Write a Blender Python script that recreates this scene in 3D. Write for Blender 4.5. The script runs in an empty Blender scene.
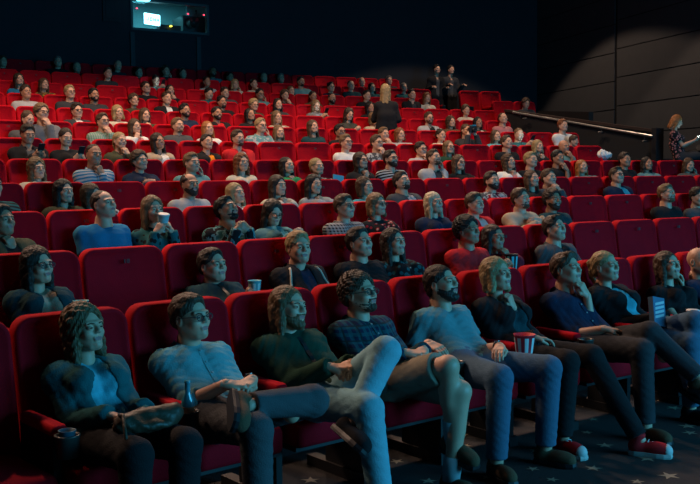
import bpy, math, random
import numpy as np
from mathutils import Vector, Matrix
random.seed(7)
rng = np.random.default_rng(7)
C = bpy.context.scene.collection
S = bpy.context.scene

# ------------------------------------------------------------------ hall geometry (metres)
FPX, YAW, PIT, ROLL, CAMZ = 942.14, 0.64702, 0.06647, -0.0106, 1.6673
CX, CY, R1, RD, PITCH = 4.45567, -35.8749, 40.335, 1.33966, 0.588
ZF = [0.0, 0.1923, 0.403, 0.6203, 0.8658, 1.1452, 1.4371, 1.7304, 2.0409, 2.3728, 2.7227, 3.085]
TOP = 1.05
def RR(r): return R1 + (r-1)*RD
def ray(px, py):
    x, y = px-350, py-242
    cr, sr = math.cos(-ROLL), math.sin(-ROLL); x, y = cr*x-sr*y, sr*x+cr*y
    u, up = x/FPX, -y/FPX
    ct, st = math.cos(PIT), math.sin(PIT)
    z = up*ct-st; v = ct+up*st
    c, s = math.cos(YAW), math.sin(YAW)
    return np.array([c*u+s*v, -s*u+c*v, z])
def hit(px, py, R):
    d = ray(px, py); t = 15.
    for _ in range(60):
        P = d*t; t -= (math.hypot(P[0]-CX, P[1]-CY)-R)*.8
    return d*t+np.array([0, 0, CAMZ])
def phi_of(P): return math.atan2(P[0]-CX, P[1]-CY)
def arc(R, ph, z=0): return np.array([CX+R*math.sin(ph), CY+R*math.cos(ph), z])
def project(P):
    X, Y, Z = P[0], P[1], P[2]-CAMZ
    c, s = math.cos(YAW), math.sin(YAW); u = c*X-s*Y; v = s*X+c*Y
    ct, st = math.cos(PIT), math.sin(PIT); dep = v*ct-Z*st; up = v*st+Z*ct
    return 350+FPX*u/dep, 242-FPX*up/dep

# ------------------------------------------------------------------ materials
MATS = {}
def mat(name, col, rough=.8, metal=0., sheen=0., bump=0., bscale=200., var=0., vscale=30., emis=None, est=0., spec=.5, coat=0., sss=0., pattern=None, c2=None, c3=None, pscale=1., stretch=None):
    if name in MATS: return MATS[name]
    m = bpy.data.materials.new(name); m.use_nodes = True; nt = m.node_tree; N = nt.nodes; L = nt.links
    b = N['Principled BSDF']
    b.inputs['Base Color'].default_value = (*col, 1); b.inputs['Roughness'].default_value = rough
    b.inputs['Metallic'].default_value = metal; b.inputs['Specular IOR Level'].default_value = spec
    b.inputs['Sheen Weight'].default_value = sheen; b.inputs['Coat Weight'].default_value = coat
    if sheen: b.inputs['Sheen Roughness'].default_value = .4; b.inputs['Sheen Tint'].default_value = (min(1, col[0]*2+.1), min(1, col[1]*2+.02), min(1, col[2]*2+.02), 1)
    if sss: b.inputs['Subsurface Weight'].default_value = sss; b.inputs['Subsurface Scale'].default_value = .01
    if emis: b.inputs['Emission Color'].default_value = (*emis, 1); b.inputs['Emission Strength'].default_value = est
    tc = N.new('ShaderNodeTexCoord'); mp = N.new('ShaderNodeMapping'); L.new(tc.outputs['Object'], mp.inputs[0])
    if stretch: mp.inputs['Scale'].default_value = stretch
    src = None
    def mix(a, bb, fac):
        x = N.new('ShaderNodeMix'); x.data_type = 'RGBA'
        for s_, v in ((6, a), (7, bb)):
            if isinstance(v, tuple): x.inputs[s_].default_value = (*v, 1)
            else: L.new(v, x.inputs[s_])
        if isinstance(fac, (int, float)): x.inputs[0].default_value = fac
        else: L.new(fac, x.inputs[0])
        return x.outputs[2]
    def ma(op, a, bb=0.):
        x = N.new('ShaderNodeMath'); x.operation = op
        for i, v in enumerate((a, bb)):
            if isinstance(v, (int, float)): x.inputs[i].default_value = v
            else: L.new(v, x.inputs[i])
        return x.outputs[0]
    sep = None
    if pattern:
        sep = N.new('ShaderNodeSeparateXYZ'); L.new(mp.outputs[0], sep.inputs[0])
        if pattern in ('plaid', 'check'):
            k = (26 if pattern == 'plaid' else 38)*pscale
            fx = ma('GREATER_THAN', ma('FRACT', ma('MULTIPLY', sep.outputs[0], k)), .5)
            fz = ma('GREATER_THAN', ma('FRACT', ma('MULTIPLY', sep.outputs[2], k)), .5)
            src = mix(mix(col, c2, ma('MULTIPLY', fx, .5 if pattern == 'plaid' else .55)), c2, ma('MULTIPLY', fz, .5 if pattern == 'plaid' else .55))
            if c3:
                l = ma('GREATER_THAN', ma('FRACT', ma('MULTIPLY', sep.outputs[0], k*.5)), .9)
                l2 = ma('GREATER_THAN', ma('FRACT', ma('MULTIPLY', sep.outputs[2], k*.5)), .9)
                src = mix(src, c3, ma('MULTIPLY', ma('MAXIMUM', l, l2), .7))
        elif pattern == 'stripe':
            src = mix(col, c2, ma('GREATER_THAN', ma('FRACT', ma('MULTIPLY', ma('ADD', sep.outputs[2], ma('MULTIPLY', sep.outputs[1], .4)), 24*pscale)), .55))
        elif pattern in ('floral', 'camo'):
            v = N.new('ShaderNodeTexVoronoi' if pattern == 'floral' else 'ShaderNodeTexNoise'); L.new(mp.outputs[0], v.inputs['Vector'])
            v.inputs['Scale'].default_value = (22 if pattern == 'floral' else 16)*pscale
            r = N.new('ShaderNodeValToRGB'); r.color_ramp.interpolation = 'CONSTANT'
            L.new(v.outputs['Distance' if pattern == 'floral' else 'Fac'], r.inputs[0])
            e = r.color_ramp.elements
            if pattern == 'floral':
                e[0].color = (*c2, 1); e[1].position = .38; e[1].color = (*col, 1)
                q = e.new(.22); q.color = (*(c3 or c2), 1)
            else:
                e[0].color = (*col, 1); e[1].position = .56; e[1].color = (*(c3 or c2), 1); q = e.new(.47); q.color = (*c2, 1)
            src = r.outputs[0]
    if var:
        n = N.new('ShaderNodeTexNoise'); n.inputs['Scale'].default_value = vscale; n.inputs['Detail'].default_value = 3; L.new(mp.outputs[0], n.inputs['Vector'])
        f = ma('ADD', 1-var, ma('MULTIPLY', n.outputs['Fac'], 2*var))
        x = N.new('ShaderNodeVectorMath'); x.operation = 'SCALE'
        if src is None: x.inputs[0].default_value = col
        else: L.new(src, x.inputs[0])
        L.new(f, x.inputs['Scale']); src = x.outputs[0]
    if src is not None: L.new(src, b.inputs['Base Color'])
    if bump:
        n = N.new('ShaderNodeTexNoise'); n.inputs['Scale'].default_value = bscale; n.inputs['Detail'].default_value = 4; L.new(mp.outputs[0], n.inputs['Vector'])
        bp = N.new('ShaderNodeBump'); bp.inputs['Strength'].default_value = bump; bp.inputs['Distance'].default_value = .01
        L.new(n.outputs['Fac'], bp.inputs['Height']); L.new(bp.outputs[0], b.inputs['Normal'])
    MATS[name] = m
    return m
M_RED = mat('red_velvet', (.50, .0045, .013), .85, sheen=.10, spec=.08, bump=.25, bscale=160, var=.22, vscale=7)
M_PLASTIC = mat('black_plastic', (.018, .018, .02), .45)
M_FRAME = mat('black_steel', (.012, .012, .014), .5)
M_TAG = mat('number_print', (.13, .05, .05), .8)
M_EYE = mat('eye_white', (.38, .38, .37), .3)
M_IRIS = mat('iris', (.02, .015, .012), .15)
M_LIP = mat('lips', (.40, .16, .14), .5)
HAIRC = dict(bk=(.013, .010, .009), db=(.035, .02, .013), br=(.085, .045, .024), lb=(.20, .115, .055), bl=(.42, .28, .13), pb=(.55, .45, .30), au=(.24, .075, .025), gi=(.42, .15, .04), gy=(.18, .16, .14))
def hairmat(k): return mat('hair_'+k, tuple(v*.8 for v in HAIRC[k]), .5, bump=.8, bscale=90, var=.45, vscale=60, stretch=(1.6, 1.6, .22), spec=.35)
SKINC = dict(m=(.56, .29, .19), l=(.64, .35, .23), d=(.32, .15, .085), t=(.46, .22, .13))
def skinmat(k): return mat('skin_'+k, SKINC[k], .5, bump=.08, bscale=300, var=.07, vscale=25, sss=.0)
COL = dict(black=(.016, .016, .018), char=(.04, .042, .048), grey=(.17, .17, .18), lgrey=(.40, .40, .41), white=(.72, .72, .70), cream=(.60, .54, .44), beige=(.42, .33, .24), navy=(.015, .025, .055), teal=(.02, .115, .125), cyan=(.10, .42, .50), blue=(.02, .17, .32), dteal=(.012, .05, .06), green=(.02, .22, .09), olive=(.06, .062, .035), dgreen=(.016, .055, .035), red=(.60, .02, .025), maroon=(.22, .015, .03), denim=(.15, .36, .38), orange=(.75, .25, .02), mustard=(.45, .27, .04), brown=(.12, .07, .04), pink=(.5, .2, .2), jeans=(.07, .13, .20), ljeans=(.22, .42, .48), khaki=(.26, .23, .17), greyblue=(.12, .27, .29), dgrey=(.075, .078, .085))
def cloth(spec):
    # "red" or "plaid:navy:white:black" or with a trailing scale
    p = spec.split(':')
    if len(p) == 1: return mat('cloth_'+spec, COL[spec], 1., sheen=.03, spec=.2, bump=.35, bscale=140, var=.12, vscale=18)
    c = [COL[x] for x in p[1:]]
    return mat('cloth_'+'_'.join(p), c[0], 1., sheen=.03, spec=.2, bump=.3, bscale=140, var=.08, vscale=18, pattern=p[0], c2=c[1], c3=c[2] if len(c) > 2 else None)

# ------------------------------------------------------------------ mesh helpers
def mesh_obj(name, V, F, m, parent=None, smooth=True, mi=None):
    me = V if isinstance(V, bpy.types.Mesh) else make_mesh(name, V, F, m, smooth, mi)
    o = bpy.data.objects.new(name, me); C.objects.link(o)
    if parent is not None: o.parent = parent
    return o
def make_mesh(name, V, F, m, smooth=True, mi=None):
    me = bpy.data.meshes.new(name)
    V = np.asarray(V, np.float32)
    if isinstance(F, np.ndarray) and F.ndim == 2:
        me.vertices.add(len(V)); me.vertices.foreach_set('co', V.ravel())
        k = F.shape[1]
        me.loops.add(F.size); me.loops.foreach_set('vertex_index', F.astype(np.int32).ravel())
        me.polygons.add(len(F)); me.polygons.foreach_set('loop_start', np.arange(0, F.size, k, dtype=np.int32))
        me.update(calc_edges=True)
    else:
        me.from_pydata([tuple(map(float, v)) for v in V], [], [tuple(map(int, f)) for f in F])
    for x in (m if isinstance(m, (list, tuple)) else [m]): me.materials.append(x)
    if mi is not None: me.polygons.foreach_set('material_index', np.asarray(mi, np.int32))
    me.polygons.foreach_set('use_smooth', np.full(len(me.polygons), smooth))
    me.update()
    return me
class MB:
    def __init__(s): s.V = []; s.F = []; s.M = []; s.mi = 0
    def add(s, V, F):
        n = len(s.V); s.V += [tuple(v) for v in V]; s.F += [tuple(i+n for i in f) for f in F]; s.M += [s.mi]*len(F)
    def box(s, x0, x1, y0, y1, z0, z1, f=None):
        V = [(x0, y0, z0), (x1, y0, z0), (x1, y1, z0), (x0, y1, z0), (x0, y0, z1), (x1, y0, z1), (x1, y1, z1), (x0, y1, z1)]
        if f: V = [f(v) for v in V]
        s.add(V, [(0, 3, 2, 1), (4, 5, 6, 7), (0, 1, 5, 4), (1, 2, 6, 5), (2, 3, 7, 6), (3, 0, 4, 7)])
    def tube(s, pts, r, n=8, closed=False, r1=None):
        pts = [Vector(p) for p in pts]; K = len(pts); base = len(s.V); up = None
        for i, p in enumerate(pts):
            a = pts[(i-1) % K] if closed or i > 0 else p; b = pts[(i+1) % K] if closed or i < K-1 else p
            t = (b-a).normalized()
            if up is None: up = t.orthogonal().normalized()
            up = (up-t*up.dot(t)).normalized(); w = t.cross(up)
            rr = r if r1 is None else r+(r1-r)*i/(K-1)
            for k in range(n):
                a_ = 2*math.pi*k/n; s.V.append(tuple(p+(up*math.cos(a_)+w*math.sin(a_))*rr))
        for i in range(K if closed else K-1):
            j = (i+1) % K
            for k in range(n): s.F.append((base+i*n+k, base+i*n+(k+1) % n, base+j*n+(k+1) % n, base+j*n+k)); s.M.append(s.mi)
        if not closed:
            s.F.append(tuple(base+k for k in reversed(range(n)))); s.F.append(tuple(base+(K-1)*n+k for k in range(n))); s.M += [s.mi]*2
    def lathe(s, prof, n=20, c=(0, 0, 0)):
        b = len(s.V)
        for r, z in prof:
            for k in range(n): a = 2*math.pi*k/n; s.V.append((c[0]+r*math.cos(a), c[1]+r*math.sin(a), c[2]+z))
        for i in range(len(prof)-1):
            for k in range(n): s.F.append((b+i*n+k, b+i*n+(k+1) % n, b+(i+1)*n+(k+1) % n, b+(i+1)*n+k)); s.M.append(s.mi)
        s.F.append(tuple(b+k for k in reversed(range(n)))); s.F.append(tuple(b+(len(prof)-1)*n+k for k in range(n))); s.M += [s.mi]*2
    def mesh(s, name, m, smooth=False): return make_mesh(name, s.V, s.F, m, smooth, s.M)
    def build(s, name, m, parent=None, smooth=False): return mesh_obj(name, s.mesh(name, m, smooth), None, None, parent)
def rrect(hw, hh, r, n=6):
    # rounded rectangle outline around the origin (counter-clockwise); r = (bottom, top)
    o = []
    for (sx, sy, a0, rad) in ((1, -1, -90, r[0]), (1, 1, 0, r[1]), (-1, 1, 90, r[1]), (-1, -1, 180, r[0])):
        rad = max(rad, .001)
        for k in range(n+1):
            a = math.radians(a0+90*k/n); o.append((sx*(hw-rad)+rad*math.cos(a), sy*(hh-rad)+rad*math.sin(a)))
    return o
def loft(rings):
    n = len(rings[0]); V = [v for r in rings for v in r]; F = []
    for i in range(len(rings)-1):
        for k in range(n): F.append((i*n+k, i*n+(k+1) % n, (i+1)*n+(k+1) % n, (i+1)*n+k))
    F.append(tuple(reversed(range(n)))); F.append(tuple((len(rings)-1)*n+k for k in range(n)))
    return V, F
def pillow(hw, hh, rad, depths, tf):
    rings = []
    for (d, ins) in depths:
        rings.append([tf(x, y, d) for x, y in rrect(hw-ins, hh-ins, (max(.005, rad[0]-ins), max(.01, rad[1]-ins)))])
    return loft(rings)

# ------------------------------------------------------------------ implicit surfaces
class Field:
    def __init__(s, lo, hi, h):
        s.h = h; s.lo = np.array(lo, float); n = np.ceil((np.array(hi)-s.lo)/h).astype(int)+1; s.n = n
        s.ax = [s.lo[i]+np.arange(n[i])*h for i in range(3)]
        s.F = np.full(n, .5, np.float32)
    def sub(s, lo, hi):
        a = [max(0, int((lo[i]-s.lo[i])/s.h)) for i in range(3)]; b = [min(s.n[i], int((hi[i]-s.lo[i])/s.h)+2) for i in range(3)]
        if any(b[i] <= a[i] for i in range(3)): return None
        sl = tuple(slice(a[i], b[i]) for i in range(3))
        return sl, s.ax[0][sl[0]][:, None, None], s.ax[1][sl[1]][None, :, None], s.ax[2][sl[2]][None, None, :]
    def put(s, sl, d, k, sub=False):
        A = s.F[sl]; d = d.astype(np.float32)
        if sub: d = -d; hh = np.clip(k-np.abs(A-d), 0, None)/k; s.F[sl] = np.maximum(A, d)+hh*hh*k*.25
        else: hh = np.clip(k-np.abs(A-d), 0, None)/k; s.F[sl] = np.minimum(A, d)-hh*hh*k*.25
    def cone(s, a, b, ra, rb, k=.02, cut=None, sub=False, sc=(1, 1, 1)):
        a = np.array(a, float); b = np.array(b, float); m = (max(ra, rb)+k+2*s.h)*max(1, *[1/q for q in sc])
        g = s.sub(np.minimum(a, b)-m, np.maximum(a, b)+m)
        if g is None: return
        sl, X, Y, Z = g; ba = (b-a)*sc; l2 = max(float(ba@ba), 1e-9)
        px, py, pz = (X-a[0])*sc[0], (Y-a[1])*sc[1], (Z-a[2])*sc[2]
        t = np.clip((px*ba[0]+py*ba[1]+pz*ba[2])/l2, 0, 1)
        d = np.sqrt((px-t*ba[0])**2+(py-t*ba[1])**2+(pz-t*ba[2])**2)-(ra+(rb-ra)*t)
        if cut is not None:   # flat end at b
            u = ba/math.sqrt(l2); d = np.maximum(d, (X-b[0])*u[0]+(Y-b[1])*u[1]+(Z-b[2])*u[2]-cut)
        s.put(sl, d, k, sub)
    def ell(s, c, r, k=.01, sub=False, rot=None):
        c = np.array(c, float); r = np.array(r, float); m = (r.max() if rot else r)+k+2*s.h
        g = s.sub(c-m, c+m)
        if g is None: return
        sl, X, Y, Z = g; x, y, z = X-c[0], Y-c[1], Z-c[2]
        if rot: cr, sr = math.cos(rot), math.sin(rot); y, z = cr*y-sr*z, sr*y+cr*z
        q = np.sqrt((x/r[0])**2+(y/r[1])**2+(z/r[2])**2); q2 = np.sqrt((x/r[0]**2)**2+(y/r[1]**2)**2+(z/r[2]**2)**2)+1e-6
        d = q*(q-1)/q2
        s.put(sl, d, k, sub)
    def plane(s, p, n, k=.004):     # keep the side opposite to n
        n = np.array(n, float); n /= np.linalg.norm(n)
        d = (s.ax[0][:, None, None]-p[0])*n[0]+(s.ax[1][None, :, None]-p[1])*n[1]+(s.ax[2][None, None, :]-p[2])*n[2]
        s.F = np.maximum(s.F, d.astype(np.float32))
    def warp(s, amp, f, seed=0):
        X, Y, Z = s.ax[0][:, None, None], s.ax[1][None, :, None], s.ax[2][None, None, :]
        w = np.sin(X*f+Y*f*.7+seed)*np.sin(Z*f*1.3+X*f*.5+seed*2)+.6*np.sin(Y*f*1.9+Z*f*1.1+seed*3)*np.sin(X*f*1.7-Z*f*.6)
        s.F = s.F+(amp*w).astype(np.float32)
    def folds(s, amp, seed):
        X, Y, Z = s.ax[0][:, None, None], s.ax[1][None, :, None], s.ax[2][None, None, :]
        g = np.random.default_rng(seed+11); w = 0
        for i in range(5):
            a = g.normal(size=3); a /= np.linalg.norm(a); b = g.normal(size=3)*9; fr = g.uniform(70, 190)
            w = w+(1-2*np.abs(np.sin((X*a[0]+Y*a[1]+Z*a[2])*fr*.5+i+.8*np.sin(X*b[0]+Y*b[1]+Z*b[2]))))*(.5+.5*np.sin(X*b[1]*.8+Z*b[0]*.8+Y*b[2]*.6+i))
        s.F = s.F+(amp*.55*w).astype(np.float32)
    def mesh(s):
        F = s.F; ins = F < 0; nx, ny, nz = F.shape
        c = ins[:-1, :-1, :-1].astype(np.int8)
        tot = np.zeros((nx-1, ny-1, nz-1), np.int8)
        for i in (0, 1):
            for j in (0, 1):
                for k in (0, 1): tot += ins[i:nx-1+i, j:ny-1+j, k:nz-1+k]
        act = np.argwhere((tot > 0) & (tot < 8))
        if len(act) == 0: return np.zeros((0, 3)), np.zeros((0, 4), int)
        idx = np.full((nx-1, ny-1, nz-1), -1, np.int32); idx[tuple(act.T)] = np.arange(len(act))
        acc = np.zeros((len(act), 3)); cnt = np.zeros(len(act))
        off = [np.array(o) for o in ((0, 0, 0), (1, 0, 0), (0, 1, 0), (1, 1, 0), (0, 0, 1), (1, 0, 1), (0, 1, 1), (1, 1, 1))]
        vals = [F[tuple((act+o).T)] for o in off]
        for a, b in ((0, 1), (2, 3), (4, 5), (6, 7), (0, 2), (1, 3), (4, 6), (5, 7), (0, 4), (1, 5), (2, 6), (3, 7)):
            va, vb = vals[a], vals[b]; mk = (va < 0) != (vb < 0)
            t = va[mk]/(va[mk]-vb[mk]); acc[mk] += off[a]+(off[b]-off[a])*t[:, None]; cnt[mk] += 1
        V = s.lo+(act+acc/cnt[:, None])*s.h
        Q = []
        for ax in range(3):
            o1, o2 = (ax+1) % 3, (ax+2) % 3
            lo = [slice(None)]*3; hi = [slice(None)]*3
            lo[ax] = slice(0, -1); hi[ax] = slice(1, None)
            A, B = ins[tuple(lo)], ins[tuple(hi)]; e = np.argwhere(A != B)
            e = e[(e[:, o1] > 0) & (e[:, o2] > 0) & (e[:, o1] < F.shape[o1]-1) & (e[:, o2] < F.shape[o2]-1)]
            fl = A[tuple(e.T)]
            q = []
            for d1, d2 in ((-1, -1), (0, -1), (0, 0), (-1, 0)):
                c_ = e.copy(); c_[:, o1] += d1; c_[:, o2] += d2; q.append(idx[tuple(c_.T)])
            q = np.stack(q, 1); q[~fl] = q[~fl][:, ::-1]; Q.append(q)
        Q = np.concatenate(Q); Q = Q[(Q >= 0).all(1)]
        return V, Q
# ------------------------------------------------------------------ heads, hair, hands
CACHE = {}
def cached(fn):
    def g(*a):
        k = (fn.__name__,)+a
        if k not in CACHE: CACHE[k] = fn(*a)
        return CACHE[k]
    return g
@cached
def head_geo(sex, h, mouth):
    f = Field((-.11, -.15, -.19), (.11, .13, .13), h); m = sex == 'm'; j = 0 if m else .006
    f.ell((0, .015, .030), (.077, .096, .086), .01)
    f.ell((0, -.020, -.030), (.065-j, .072, .075), .03)
    f.cone((0, -.030, -.020), (0, -.062, -.082), .050-j, .027-j*.5, .03)
    for s in (-1, 1):
        f.cone((s*.054, .005, -.045), (s*.024, -.058, -.088), .021-j*.6, .016, .025)       # jaw line
        f.ell((s*.038, -.062, -.024), (.022, .022, .020), .02)                               # cheek bone
        f.cone((s*.008, -.086, .026), (s*.044, -.074, .026), .010 if m else .008, .009, .014)  # brow ridge
        f.ell((s*.032, -.102, .004), (.017, .020, .013), .014, sub=True)                      # eye socket
        f.ell((s*.032, -.0775, .003), (.0155, .0150, .0130), .006)                            # lids over the eyeball
        f.ell((s*.076, .012, -.006), (.010, .019, .031), .008)                                # ear
        f.ell((s*.084, .006, -.002), (.006, .010, .018), .004, sub=True)
        f.cone((s*.010, -.099, -.020), (s*.013, -.090, -.020), .0075, .008, .007)             # nostril wing
    f.cone((0, -.086, .020), (0, -.108, -.014), .0075, .0115 if m else .010, .012)            # nose
    f.cone((-.019, -.0905, -.0475), (.019, -.0905, -.0475), .0052, .0052, .008)
    f.cone((-.015, -.0905, -.0575), (.015, -.0905, -.0575), .0062, .0062, .008)
    f.ell((0, -.101, -.0525), (.022, .007, .0045 if mouth else .0022), .004, sub=True)
    f.ell((0, -.082, -.083), (.018, .016, .015), .015)
    f.cone((0, .022, -.055), (0, .032, -.172), .055 if m else .046, .060 if m else .050, .025)
    V, F = f.mesh()
    c = V[F].mean(1)
    mi = (((c[:, 0]/.0235)**2+((c[:, 2]+.0525)/.0105)**2 < 1) & (c[:, 1] < -.080)).astype(int)
    return V, F, mi
@cached
def eye_geo():
    V = []; F = []; M = []
    for s in (-1, 1):
        b = len(V); c = np.array((s*.032, -.0795, .003)); R = .0140; n, r = 14, 7
        for i in range(r+1):       # polar axis along -y
            a = math.radians(4+i*13)
            for k in range(n):
                t = 2*math.pi*k/n; V.append(c+R*np.array((math.sin(a)*math.cos(t), -math.cos(a), math.sin(a)*math.sin(t)*.50)))
        for i in range(r):
            for k in range(n): F.append((b+i*n+k, b+i*n+(k+1) % n, b+(i+1)*n+(k+1) % n, b+(i+1)*n+k)); M.append(3 if i < 3 else 2)
        V.append(c+np.array((0, -R, 0)))
        for k in range(0, n): F.append((b+k, b+(k+1) % n, len(V)-1, len(V)-1)); M.append(3)
    return np.array(V), np.array(F), np.array(M)
@cached
def hair_geo(style, h, seed):
    f = Field((-.16, -.17, -.40), (.16, .22, .19), h)
    t = dict(short=.012, buzz=.0035, balding=.006, curly=.026, afro=.03, bob=.016, long=.016, wavy=.022, front=.016, pony=.010, bun=.010, tied=.011, quiff=.012, fringe=.015, low=.010).get(style, .012)
    f.ell((0, .026, .035), (.0775+t, .0935+t*.9, .0865+t), .01)
    lng = style in ('bob', 'long', 'wavy', 'front', 'fringe', 'low')
    if lng or style in ('pony', 'bun', 'tied'): f.ell((0, .045, -.02), (.068+t*.7, .070+t*.6, .075), .02)
    if style in ('short', 'quiff', 'curly', 'afro'): f.ell((0, .04, -.015), (.068+t*.5, .066+t*.5, .055), .02)
    if style == 'quiff': f.cone((-.03, -.046, .105), (.035, -.042, .108), .024, .022, .03)
    if style == 'short': f.ell((0, -.012, .092), (.058, .066, .036), .02)
    if lng:
        L = dict(bob=-.105, fringe=-.10, long=-.27, wavy=-.24, front=-.27, low=-.17)[style]
        fy = -.055 if style in ('front',) else -.01
        for s in (-1, 1):
            f.cone((s*.066, .0, .04), (s*.074, -.006, -.07), .030, .027, .02, sc=(1.25, 1, 1))
            f.cone((s*.074, -.006, -.07), (s*.088, fy, L), .028, .018 if L < -.12 else .026, .025, sc=(1.15, 1, 1))
            f.cone((s*.055, .05, -.02), (s*.065, .06, L*.9), .040, .025, .03)
        f.cone((0, .065, .0), (0, .085, L*.92), .062, .035, .03)
    if style == 'pony':
        f.cone((0, .10, .055), (0, .14, .045), .022, .026, .01); f.cone((0, .14, .045), (.012, .15, -.06), .026, .024, .02); f.cone((.012, .15, -.06), (.03, .12, -.17), .024, .010, .02)
    if style == 'bun': f.ell((0, .085, .095), (.036, .036, .034), .008)
    if style == 'tied': f.ell((0, .115, .005), (.026, .026, .026), .01)
    # hairline: the face opening
    if lng:
        f.ell((0, -.140, -.020), (.065, .110, .130), .006, sub=True); f.cone((.016, -.10, .085), (.012, -.03, .135), .006, .006, .006, sub=True)
        if style == 'fringe': f.cone((-.045, -.072, .062), (.045, -.072, .062), .022, .020, .015)
    else:
        f.ell((0, -.125, .0), (.079, .085, .115), .005, sub=True)
        d = (-.58*(f.ax[1][None, :, None]+.072)-.80*(f.ax[2][None, None, :]-.052))
        if style not in ('pony',): f.F = np.maximum(f.F, (d+np.zeros_like(f.F)).astype(np.float32))
        else: f.F = np.where(f.ax[1][None, :, None]+0*f.F > .10, f.F, np.maximum(f.F, (d+np.zeros_like(f.F)).astype(np.float32)))
        for s in (-1, 1): f.ell((s*.088, .004, -.012), (.018, .024, .034), .004, sub=True)
    if style == 'balding': f.ell((0, -.055, .115), (.062, .105, .075), .01, sub=True)
    if style in ('curly', 'afro', 'wavy'): f.warp(.0055 if style != 'wavy' else .0045, 150 if style != 'wavy' else 85, seed)
    else: f.warp(.0022, 70, seed); f.warp(.0012, 160, seed+2)
    if h < .0055:
        X, Y = f.ax[0][:, None, None], f.ax[1][None, :, None]; Z = f.ax[2][None, None, :]
        th = np.arctan2(X+.0*Z, Y-.03)
        f.F = f.F+(.0007*np.sin(th*64+3*np.sin(Z*30+seed))).astype(np.float32)
    return f.mesh()
@cached
def beard_geo(full, h):
    f = Field((-.10, -.13, -.15), (.10, .05, .03), h); e = .0040 if full else .0022
    f.ell((0, -.022, -.032), (.062+e, .070+e, .075+e), .02)
    f.cone((0, -.030, -.025), (0, -.062, -.084-(.008 if full else 0)), .050+e, .029+e, .02)
    for s in (-1, 1): f.cone((s*.050, -.002, -.045), (s*.022, -.058, -.088), .021+e, .017+e, .02)
    f.ell((0, -.084, -.088-(.007 if full else 0)), (.020+e, .018+e, .018+e), .015)
    f.cone((-.024, -.088, -.040), (.024, -.088, -.040), .009, .009, .01)
    d = -.03*0+(f.ax[2][None, None, :]+.036+.9*np.clip(-(f.ax[1][None, :, None]+.062), -1, 0)*0.45)+0*f.F
    d2 = (f.ax[1][None, :, None]-.008)+0*f.F
    f.F = np.maximum(np.maximum(f.F, d.astype(np.float32)), d2.astype(np.float32))
    f.ell((0, -.10, -.052), (.019, .03, .0085), .004, sub=True)
    f.warp(.0012, 260, 1)
    return f.mesh()
@cached
def hand_geo(curl, h):
    # wrist at the origin, fingers along +x, back of the hand +z, thumb on +y
    f = Field((-.03, -.07, -.11), (.21, .09, .05), h)
    ys = (.028, .010, -.009, -.026); ln = (.072, .080, .075, .060)
    for i, (y, l) in enumerate(zip(ys, ln)):
        f.cone((0, y*.55, 0), (.085-abs(y)*.15, y, 0), .0155, .0125, .010, sc=(1, 1, 1.15))
        p = np.array((.085-abs(y)*.15, y, 0.)); a = curl*.55+.03*i; r = .0092 if i < 3 else .0080
        for q, (fr, rr) in enumerate(((.45, .95), (.31, .88), (.24, .78))):
            d = np.array((math.cos(a), y*1.6*(1 if q == 0 else .3)*(1-curl*.4), -math.sin(a))); b = p+d*l*fr
            f.cone(p, b, r*(1 if q == 0 else .92), r*rr, .003); p = b; a += curl*(.95 if q == 0 else .6)
    f.cone((.015, .018, -.004), (.048, .042, -.016), .0165, .012, .012)
    f.cone((.048, .042, -.016), (.078, .044-curl*.018, -.026-curl*.008), .0115, .010, .004)
    f.cone((.078, .044-curl*.018, -.026-curl*.008), (.098, .036-curl*.03, -.034-curl*.010), .010, .0078, .004)
    f.cone((-.02, 0, 0), (.02, 0, 0), .024, .026, .012, sc=(1, 1, 1.25))
    return f.mesh()
def frame(xa, za):
    x = np.array(xa, float); x /= np.linalg.norm(x); z = np.array(za, float); z -= x*(z@x)
    if np.linalg.norm(z) < 1e-4: z = np.array((.1, -.3, 1.)); z -= x*(z@x)
    z /= np.linalg.norm(z); return np.stack([x, np.cross(z, x), z], 1)
def ik(a, t, l1, l2, pole):
    a, t, pole = (np.array(v, float) for v in (a, t, pole)); d = t-a; L = np.linalg.norm(d)
    if L > (l1+l2)*.985: t = a+d/L*(l1+l2)*.985; d = t-a; L = np.linalg.norm(d)
    u = d/L; x = (l1*l1-l2*l2+L*L)/(2*L); hgt = math.sqrt(max(l1*l1-x*x, 0)); p = pole-u*(pole@u); p /= np.linalg.norm(p)
    return a+u*x+p*hgt, t

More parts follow.
